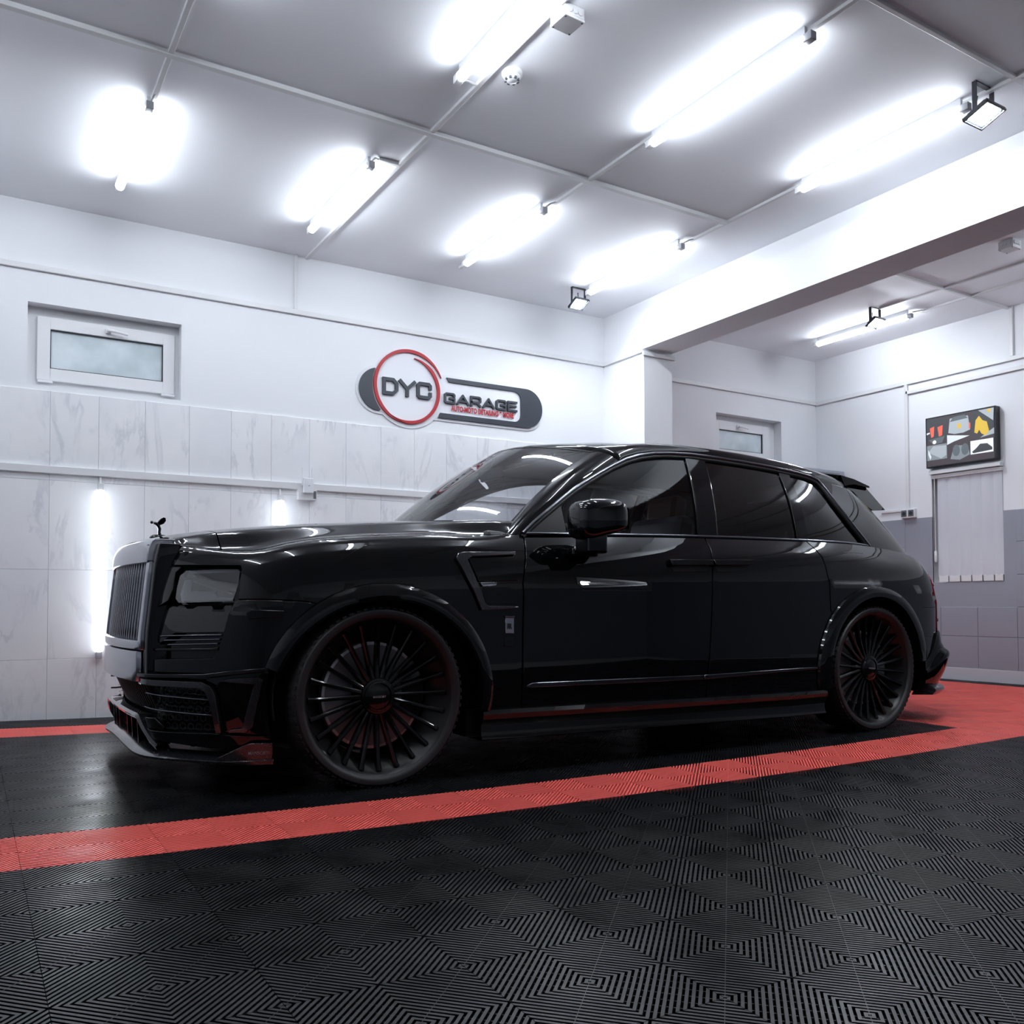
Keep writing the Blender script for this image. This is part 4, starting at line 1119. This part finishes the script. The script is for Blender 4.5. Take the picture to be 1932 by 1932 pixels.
# --- hood
ZCEN = smooth_tab([(-.93, 1.055), (-.90, 1.072), (-.86, 1.088), (-.75, 1.118), (-.6, 1.142), (-.3, 1.178), (0, 1.203), (.3, 1.225), (.62, 1.243), (.9, 1.255)], 8)
HOODE = [(S(s, belt(sx(s)))) for s in lin(.545, 2.36, 60)]
def hood_edge(x):
    if x <= HOODE[0][0]: return HOODE[0][1], HOODE[0][2]
    for a, b in zip(HOODE, HOODE[1:]):
        if x <= b[0]:
            t = (x - a[0]) / (b[0] - a[0] + 1e-9); return a[1] + (b[1] - a[1]) * t, a[2] + (b[2] - a[2]) * t
    return HOODE[-1][1], HOODE[-1][2]
def hood_pt(x, h):
    ye, ze = hood_edge(x); zc = interp(ZCEN, x)
    a = abs(h); t = min(max((x + .85) / .5, 0), 1); h0 = .86 - .10 * t + .14 * min(max((x - .35) / .35, 0), 1); h1 = .995
    top = zc - .030 * (a / .85) ** 2.4 * (1 + .4 * t)
    if a <= h0: z = top
    else:
        k = min((a - h0) / (h1 - h0), 1); k = k * k * (3 - 2 * k); z = top + (ze - top) * k
    return (x, ye * h * -1 if False else -abs(ye) * h * -1, z)
hs = [-1 + .0 + k * .0 for k in ()]
HH = sorted(set([round(v, 4) for v in lin(-1, 1, 81)]))
grid('hood', hood_pt, lin(-.597, .80, 50), HH, M['paint'], car, flip=True)
hc = grid('hood_nose', hood_pt, lin(-.868, -.602, 20), HH, M['paint'], car, flip=True)

# --- hood ornament
om = empty('hood_ornament', (-.735, 0, interp(ZCEN, -.735))); om.parent = car
MB().lathe([(0, .012), (.030, .010), (.042, .002), (.045, -.004)], 'Z', 20).build('base', M['gloss_black'], om, smooth=50)
MB().tube([(.004, 0, .005), (.000, 0, .022), (.002, 0, .040), (-.004, 0, .055), (-.010, 0, .064), (-.026, 0, .068)], [.010, .007, .0075, .008, .009, .005], 10).build('figure', M['gloss_black'], om, smooth=60)
MB().lathe([(0, -.008), (.006, -.005), (.0075, 0), (.006, .005), (0, .008)], 'Z', 12, (-.034, 0, .070)).build('head', M['gloss_black'], om, smooth=60)
for s in (-1, 1):
    wpts = [(-.012, s * .004, .064), (.000, s * .016, .082), (.014, s * .024, .094), (.024, s * .024, .092), (.027, s * .018, .078), (.018, s * .010, .064), (.004, s * .004, .058)]
    mb = MB(); mb.add([(x, y - .0025, z) for x, y, z in wpts] + [(x, y + .0025, z) for x, y, z in wpts], [tuple(range(7)), tuple(range(13, 6, -1))] + [(i, (i + 1) % 7, 7 + (i + 1) % 7, 7 + i) for i in range(7)])
    mb.build('wing', M['gloss_black'], om, smooth=30)

# --- windshield, roof, pillars
def ws_pt(u, v):
    b = Vector((.52 + .25 * u * u, .775 * u, 1.232 - .042 * u * u)); t = Vector((1.20 + .19 * u * u, .645 * u, 1.712 - .085 * u * u))
    n = Vector((-.55, .12 * u, .83)); return b + (t - b) * v + n * (.055 * v * (1 - v) * 4 * .5)
ws = grid('windshield', lambda u, v: ws_pt(u, v), lin(-1, 1, 25), lin(0, 1, 17), M['glass_clear'], car)
mb = MB()
for k in range(25):
    u = -1 + 2 * k / 24; p, q = ws_pt(u, 1.0), ws_pt(u, .975); mb.v += [tuple(p), tuple(q)]
for k in range(24): mb.f.append((2 * k, 2 * k + 1, 2 * k + 3, 2 * k + 2))
for v in mb.v[:]: pass
mb.v = [(x, y, z + .002) for x, y, z in mb.v]
mb.build('windshield_band', M['gloss_black'], car)
DLO = [(.782, -.884, 1.133), (.849, -.873, 1.188), (.945, -.855, 1.255), (1.04, -.835, 1.318), (1.136, -.813, 1.379), (1.238, -.791, 1.435), (1.342, -.767, 1.488), (1.449, -.743, 1.539),
       (1.556, -.720, 1.583), (1.663, -.702, 1.615), (1.778, -.689, 1.638), (1.895, -.681, 1.650), (2.066, -.675, 1.659), (2.284, -.676, 1.656), (2.502, -.677, 1.649), (2.725, -.680, 1.637),
       (2.964, -.684, 1.617), (3.085, -.686, 1.602), (3.152, -.693, 1.582)]
DTAIL = [(3.192, -.723, 1.522), (3.239, -.766, 1.431), (3.289, -.797, 1.355), (3.345, -.823, 1.277), (3.402, -.841, 1.212), (3.448, -.854, 1.158)]
ROOFC = smooth_tab([(1.15, 1.70), (1.2, 1.712), (1.4, 1.742), (1.7, 1.768), (2.0, 1.780), (2.4, 1.780), (2.8, 1.765), (3.2, 1.735), (3.5, 1.70), (3.72, 1.665)], 6)
DX = [(p[0], p[1], p[2]) for p in DLO] + [(3.40, -.655, 1.560), (3.60, -.585, 1.535), (3.74, -.53, 1.52)]
DY_T = [(p[0], p[1]) for p in DX]; DZ_T = [(p[0], p[2]) for p in DX]
def pillar_pt(v, k):
    """A-pillar skin from windshield edge (k=0) to window opening (k=1)"""
    a = ws_pt(-1, v); f = v * 7.6; i = min(max(int(f), 0), 17); b = Vector(DLO[i]).lerp(Vector(DLO[i + 1]), f - i)
    p = a.lerp(b, k); n = Vector((-.35, -.75, .55)).normalized()
    return p + n * (.030 * math.sin(math.pi * k) * (1 - .15 * v))
ap = grid('a_pillar', pillar_pt, lin(-.13, 1, 27), lin(0, 1, 9), M['paint'], car)
BOTH.append(ap)
def roof_row(r):
    X = 1.20 + (3.70 - 1.20) * r; sh = (1 - r) ** 6
    row = []
    # outer rail on the near side
    xd = X + (1.519 - 1.20) * sh
    xi = X + .19 * sh
    yd, zd = interp(DY_T, xd), interp(DZ_T, xd)
    zc = interp(ROOFC, X)
    yi = -(.645 - .03 * min(r * 4, 1)) if X < 3.2 else -(.615 - (X - 3.2) * .12)
    zi = zc - (zc - zd) * .46
    if r == 0: zi = ws_pt(1, 1).z
    half = []
    for k in range(9):                      # quarter round from DLO edge up to roof skin
        a = math.pi / 2 * k / 8
        y = yi + (yd - yi) * math.cos(a); z = zd + (zi - zd) * math.sin(a); x = xi + (xd - xi) * math.cos(a)
        half.append((x, y, z))
    for k in range(1, 13):
        e = 1 - k / 12
        x = X + .19 * sh * e * e; z = zc - (zc - zi) * e ** 2.2
        half.append((x, yi * e, z))
    return half + [(x, -y, z) for x, y, z in half[-2::-1]]
mb = MB(); R_ = [roof_row(r) for r in [0, .01, .022, .037, .055, .075, .1, .13, .165] + lin(.2, 1, 26)]; n = len(R_[0])
for row in R_: mb.v += row
for i in range(len(R_) - 1):
    for j in range(n - 1): mb.f.append((i * n + j, (i + 1) * n + j, (i + 1) * n + j + 1, i * n + j + 1))
mb.build('roof', M['paint'], car, smooth=60, fix=False)
BOTH.append(panel('d_pillar', [(.430, 1.60), (.437, 1.55), (.443, 1.45), (.449, 1.36), (.456, 1.28), (.463, 1.215), (.470, 1.155), (.474, 1.140), (.60, 1.115), (.70, 1.08), (.70, 1.545), (.58, 1.552), (.50, 1.57)], M['paint'], car, off=.004, thick=.02, step=.05, fn=G, us=3.8))
BOTH.append(panel('rear_window', [(.705, 1.11), (1.0, 1.11), (1.0, 1.58), (.705, 1.56)], M['glass_dark'], car, off=.0, thick=.01, step=.06, fn=G, us=3.8))
# windows
fwp = [(.088, 1.138), (.1005, 1.187), (.1155, 1.252), (.1285, 1.314), (.1405, 1.374), (.1525, 1.430), (.1645, 1.482), (.1765, 1.532), (.1885, 1.575), (.1995, 1.606), (.2105, 1.628), (.2215, 1.640), (.2345, 1.645), (.2270, 1.158)]
w1 = panel('door_window', fwp, M['glass_front'], door_f, off=-.012, thick=.0, step=.06, fn=G, us=3.8)
w2 = panel('door_window', [(.2470, 1.648), (.259, 1.648), (.287, 1.641), (.326, 1.628), (.343, 1.622), (.3235, 1.160), (.2395, 1.158)], M['glass_dark'], door_r, off=-.012, thick=0, step=.06, fn=G, us=3.8)
w3 = panel('quarter_window', [(.362, 1.614), (.379, 1.609), (.413, 1.594), (.428, 1.575), (.436, 1.515), (.440, 1.431), (.446, 1.355), (.453, 1.277), (.460, 1.205), (.464, 1.160), (.3375, 1.160)], M['glass_dark'], quarter, off=-.012, thick=0, step=.06, fn=G, us=3.8)
panel('b_pillar', [(.2335, 1.660), (.2490, 1.660), (.2405, 1.150), (.2260, 1.150)], M['gloss_black'], door_f, off=.0, thick=.02, step=.05, fn=G, us=3.8)
panel('c_pillar', [(.3420, 1.632), (.3630, 1.624), (.3385, 1.150), (.3225, 1.150)], M['gloss_black'], door_r, off=.0, thick=.02, step=.05, fn=G, us=3.8)
panel('mirror_sail', [(.088, 1.138), (.1005, 1.187), (.1155, 1.252), (.1285, 1.314), (.130, 1.140)], M['plastic'], door_f, off=-.006, thick=.012, step=.05, fn=G, us=3.8)
# frames: thin black surround + satin trim
def tube_on(path, r, name, mat, parent, n=8): return MB().tube(path, r, n).build(name, mat, parent, smooth=60)
out_path = [(x, y - .010, z + .004) for x, y, z in DLO] + [(x, y - .010, z) for x, y, z in DTAIL]
tube_on(out_path, .0105, 'window_trim', M['dark_chrome'], quarter)
bel = [G(t, 1.133 + (.022 if t > .16 else .022 * (t - .087) / .073), .006) for t in lin(.087, .472, 40)]
bel = [(x, y, belt(x) + .006) for x, y, z in bel]
tube_on(bel, .0095, 'belt_trim', M['dark_chrome'], quarter)
fr = [(x, y - .003, z - .014) for x, y, z in DLO] + [(x - .012, y - .003, z - .004) for x, y, z in DTAIL]
tube_on(fr, .013, 'window_seal', M['plastic'], quarter)

# --- door mirror
mr = empty('side_mirror', (1.085, -1.09, 1.19)); mr.parent = car
def mir(u, v):
    a = u * 2 * math.pi; b = (v - .5) * math.pi
    ca, sa, cb, sb = math.cos(a), math.sin(a), math.cos(b), math.sin(b)
    se = lambda c, e: math.copysign(abs(c) ** e, c)
    x = .150 * se(ca, .55) * se(cb, .5); y = .105 * se(sa, .6) * se(cb, .5); z = .092 * se(sb, .55)
    if x < 0: x *= .92; z = z + .010 * (x / .15)
    z += .012 if z > 0 else 0
    if z < 0: z *= .55 + .45 * min(max((.15 - x) / .22, 0), 1)
    return (x, y, z + .008)
k_ = grid('housing', mir, lin(0, 1, 41), lin(0, 1, 25), M['paint'], mr)
MB().box(-.085, .030, -.05, .07, -.155, -.045).build('mirror_stem', M['gloss_black'], mr, bevel=.012)
MB().box(-.10, .055, .06, .145, -.165, -.125).build('mirror_foot', M['gloss_black'], mr, bevel=.010)
MB().add([(.1385, y, z) for y, z in ((-.075, -.035), (.075, -.035), (.078, .075), (-.078, .075))], [(0, 1, 2, 3)]).build('mirror_glass', M['chrome'], mr)

# --- rear end
tg = panel('tailgate', [(5.80, .60), (6.6787, .60), (6.6787, 1.0), (6.20, 1.01), (5.80, 1.03)], M['paint'], car, off=.0, thick=.03)
tl = panel('taillight', [(5.676, .60), (5.792, .60), (5.792, .985), (5.700, .985), (5.676, .95)], M['red_lamp'], car, off=.006, thick=.03, step=.03)
panel('lamp_frame', [(5.70, .66), (5.77, .66), (5.77, .92), (5.70, .92), (5.70, .90), (5.755, .90), (5.755, .68), (5.70, .68)], M['gloss_black'], tl, off=.010, thick=.004, step=.03)
rbm = MB(); ss = lin(5.452, 6.6787, 40)
prof = [(-.03, .598), (.012, .597), (.020, .585), (.028, .52), (.045, .483), (.072, .462), (.080, .445), (.078, .42), (.068, .38), (.054, .33), (.036, .285), (.022, .255), (.020, .240)]
for s in ss:
    k = min((s - 5.452) / .22, 1); k = k * k * (3 - 2 * k); top = .40 + .20 * k
    for off, z in prof:
        zz = .24 + (z - .24) * (top - .24) / .358
        rbm.v.append(S(s, zz, off * (.25 + .75 * k)))
m_ = len(prof)
for k in range(len(ss) - 1):
    for i in range(m_ - 1): rbm.f.append((k * m_ + i, k * m_ + i + 1, (k + 1) * m_ + i + 1, (k + 1) * m_ + i))
rb = rbm.build('rear_bumper', M['paint'], car, smooth=40)
df = MB(); ss = lin(5.50, 6.6787, 30)
for s in ss:
    for off, z in ((-.06, .262), (.018, .242), (.055, .222), (.062, .208), (.040, .180), (-.10, .17)): df.v.append(S(s, z, off))
for k in range(len(ss) - 1):
    for i in range(5): df.f.append((k * 6 + i, k * 6 + i + 1, (k + 1) * 6 + i + 1, (k + 1) * 6 + i))
df.f.append(tuple(range(6)))
df.build('diffuser', M['carbon'], rb, smooth=32)
BOTH += [tg, tl, rb]
spo = MB(); poly = [(3.56, 1.668), (3.70, 1.650), (3.86, 1.612), (3.865, 1.600), (3.70, 1.615), (3.60, 1.60)]
N = 25
for k in range(N):
    y = -.60 + 1.2 * k / (N - 1); e = abs(y) / .60
    for x, z in poly: spo.v.append((x - .05 * e * e, y, z + .045 * (1 - e ** 2.2) - .012))
m_ = len(poly)
for k in range(N - 1):
    for i in range(m_):
        j = (i + 1) % m_; spo.f.append((k * m_ + i, k * m_ + j, (k + 1) * m_ + j, (k + 1) * m_ + i))
spo.f += [tuple(range(m_)), tuple((N - 1) * m_ + i for i in range(m_ - 1, -1, -1))]
so = spo.build('roof_spoiler', M['paint'], car, smooth=30)
mb = MB()
mb.prism([(3.50, 1.640), (3.79, 1.612), (3.925, 1.435), (3.78, 1.425), (3.60, 1.54)], -.615, -.585, lambda a, b, h: (a, h + (b - 1.43) * .42 - .03, b))
pl_ = mb.build('side_plate', M['paint'], so, bevel=.003); mirror_tree(pl_, so)

# --- wheels
def make_wheel():
    w = empty('wheel', (0, 0, 0)); w.parent = car
    R, r = .392, .338
    MB().lathe([(r - .01, -.115), (r, -.128), (r + .006, -.140), (r + .018, -.146), (r + .034, -.145), (R - .010, -.132), (R - .002, -.115), (R, -.08), (R + .001, 0), (R, .08), (R - .002, .115), (R - .010, .132), (r + .02, .146), (r, .13), (r - .01, .11)], 'Y', 96).build('tire', M['rubber'], w, smooth=40)
    tr_ = MB()
    for k in range(72):
        a = 2 * math.pi * k / 72
        for y0, y1, tw_ in ((-.138, -.085, .010), (.085, .138, .010)):
            c0, s0 = math.cos(a), math.sin(a); c1, s1 = math.cos(a + .045), math.sin(a + .045)
            rr = lambda y: R + .0035 - max(abs(y) - .105, 0) * .28
            tr_.add([(rr(y0) * c0, y0, rr(y0) * s0), (rr(y0) * c1, y0, rr(y0) * s1), (rr(y1) * c1, y1, rr(y1) * s1), (rr(y1) * c0, y1, rr(y1) * s0),
                     ((R - .012) * c0, y0, (R - .012) * s0), ((R - .012) * c1, y0, (R - .012) * s1), ((R - .012) * c1, y1, (R - .012) * s1), ((R - .012) * c0, y1, (R - .012) * s0)],
                    [(0, 1, 2, 3), (0, 4, 5, 1), (1, 5, 6, 2), (2, 6, 7, 3), (3, 7, 4, 0)])
    tr_.build('tread_blocks', M['rubber'], w)['kind'] = 'stuff'
    MB().lathe([(r - .012, .12), (r - .030, .11), (.255, .08), (.255, -.03), (r - .045, -.075), (r - .022, -.098), (r - .012, -.112), (r - .004, -.124), (r + .002, -.130), (r + .002, -.124), (r - .008, -.10)], 'Y', 96).build('rim_barrel', M['barrel'], w, smooth=35)
    sp_ = MB(); prof = [(.066, -.092, .0105), (.10, -.088, .0095), (.17, -.090, .0085), (.24, -.098, .0085), (.29, -.106, .0095), (.318, -.112, .0125)]
    for q, y, hw in prof:
        sp_.v += [(q, y + .030, -hw * 1.1), (q, y + .004, -hw), (q, y, -hw * .45), (q, y, hw * .45), (q, y + .004, hw), (q, y + .030, hw * 1.1)]
    for k in range(len(prof) - 1):
        for i in range(5): sp_.f.append((k * 6 + i, k * 6 + i + 1, (k + 1) * 6 + i + 1, (k + 1) * 6 + i))
        sp_.f.append((k * 6 + 5, k * 6, (k + 1) * 6, (k + 1) * 6 + 5))
    sp_.f += [tuple(range(5, -1, -1)), tuple(30 + i for i in range(6))]
    s0 = sp_.build('spoke', M['rim'], w, smooth=30)
    for k in range(1, 24):
        c = s0.copy(); COL.objects.link(c); c.parent = w; c.rotation_euler.y = 2 * math.pi * k / 24
    MB().lathe([(.082, .0), (.082, -.085), (.076, -.098), (.068, -.100), (.066, -.104), (.058, -.106), (.056, -.101), (.050, -.103), (.030, -.109), (0, -.111)], 'Y', 40).build('hub_cap', M['rim'], w, smooth=28)
    def hfn(a, b, h): return Vector((-.030 + a, -.1115, -.006 + b))
    text_part('lettering', 'MANSORY', .0135, M['letter_grey'], w, hfn, .95)
    d = MB().lathe([(.10, -.030), (.220, -.030), (.220, .010), (.10, .010)], 'Y', 64).build('brake_disc', M['disc'], w, smooth=30)
    MB().lathe([(.221, -.032), (.233, -.030), (.233, .012), (.221, .012), (.221, -.032)], 'Y', 64).build('disc_edge', M['disc_edge'], d, smooth=30)
    cal = MB(); A = lin(math.radians(-32), math.radians(38), 10)
    for a in A:
        for q, y in ((.14, -.045), (.236, -.045), (.245, -.03), (.245, .05), (.14, .05)): cal.v.append((q * math.cos(a), y, q * math.sin(a)))
    for k in range(9):
        for i in range(5): cal.f.append((k * 5 + i, k * 5 + (i + 1) % 5, (k + 1) * 5 + (i + 1) % 5, (k + 1) * 5 + i))
    cal.f += [tuple(range(5)), tuple(49 - i for i in range(5))]
    cal.build('brake_caliper', M['gloss_black'], w, smooth=30)
    MB().lathe([(0, .06), (.25, .06), (.25, .07), (0, .07)], 'Y', 32).build('backing_plate', M['under'], w)
    return w
wheel = make_wheel()
wz = .389
wheel.location = (0, -.862, wz + .006)
w2_ = dup(wheel, car, (3.312, -.862, wz - .010)); w2_.rotation_euler.y = .11
for q in list(wheel.children) + list(w2_.children): pass
w3_ = dup(wheel, car, (0, .862, wz + .006)); w3_.rotation_euler.z = math.pi
w4_ = dup(wheel, car, (3.312, .862, wz - .010)); w4_.rotation_euler.z = math.pi

# --- dark wells, floor pan, cabin
for x in (0.0, 3.312):
    mb = MB(); N = 24
    for k in range(N + 1):
        a = math.pi * (-.06 + 1.12 * k / N)
        for y in (-.945, -.60): mb.v.append((x + .455 * math.cos(a), y, .40 + .44 * math.sin(a)))
    for k in range(N): mb.f.append((2 * k, 2 * k + 1, 2 * k + 3, 2 * k + 2))
    c = len(mb.v); mb.v += [(x, -.60, .40)]
    for k in range(N): mb.f.append((2 * k + 1, c, 2 * k + 3))
    BOTH.append(mb.build('wheel_liner', M['under'], car, smooth=60))
MB().box(-.70, 4.10, -.60, .60, .19, .30).build('floor_pan', M['under'], car)
MB().box(.46, 2.86, -.90, .90, .175, .30).build('floor_pan', M['under'], car)
MB().box(-.74, .62, -.62, .62, .30, 1.02).build('engine_bay', M['under'], car)
MB().box(3.35, 4.15, -.60, .60, .30, 1.05).build('boot_liner', M['under'], car)
MB().add([(.60, -.86, 1.15), (.60, .86, 1.15), (1.12, .84, 1.13), (1.12, -.84, 1.13), (.60, -.86, .5), (.60, .86, .5), (1.22, .84, .6), (1.22, -.84, .6)],
         [(0, 1, 2, 3), (0, 4, 5, 1), (2, 1, 5, 6), (3, 2, 6, 7), (0, 3, 7, 4)]).build('dashboard', M['dash'], car, bevel=.02)
sw = empty('steering_wheel', (1.27, -.38, 1.08)); sw.parent = car
MB().tube([(.02 * math.sin(a), .185 * math.cos(a), .185 * math.sin(a)) for a in lin(0, 2 * math.pi * 23 / 24, 24)], .015, 8, closed=True).build('wheel_ring', M['dash'], sw, smooth=60)
MB().lathe([(0, -.02), (.06, -.015), (.065, .02), (0, .03)], 'X', 20).build('hub', M['dash'], sw, smooth=40)
for a in (0, math.pi, -math.pi / 2): MB().tube([(0, .05 * math.cos(a), .05 * math.sin(a)), (.0, .175 * math.cos(a), .175 * math.sin(a))], .012, 6).build('wheel_spoke', M['dash'], sw)
sw.rotation_euler.y = math.radians(25)
def seat(x, y, nm='front_seat'):
    st = empty(nm, (x, y, .55)); st.parent = car
    MB().box(-.28, .28, -.25, .25, -.15, .16).build('seat_cushion', M['leather_grey'], st, bevel=.06)
    b = MB().box(-.07, .07, -.25, .25, 0, .66).build('backrest', M['leather_grey'], st, bevel=.055); b.location = (.29, 0, .12); b.rotation_euler.y = math.radians(14)
    h = MB().box(-.055, .055, -.145, .145, -.085, .095).build('headrest', M['leather'], st, bevel=.045); h.location = (.47, 0, .80); h.rotation_euler.y = math.radians(8)
    for s in (-.06, .06): MB().tube([(.455, s, .66), (.465, s, .75)], .008, 6).build('headrest_post', M['chrome'], st)
    return st
seat(1.66, -.40); seat(1.66, .40); seat(2.62, -.40, 'rear_seat'); seat(2.62, .40, 'rear_seat')
rm = MB().box(-.012, .012, -.12, .12, -.035, .035).build('rearview_mirror', M['dash'], car, bevel=.008); rm.location = (1.12, 0, 1.56)
hl_ = MB().box(1.45, 3.5, -.60, .60, 1.655, 1.665).build('headliner', M['leather_grey'], car)
for o in BOTH: mirror_tree(o, car)
for o in (mr,):
    c = empty('side_mirror', (o.location.x, -o.location.y, o.location.z)); c.parent = car
    for ch in list(o.children): mirror_tree(ch, c)
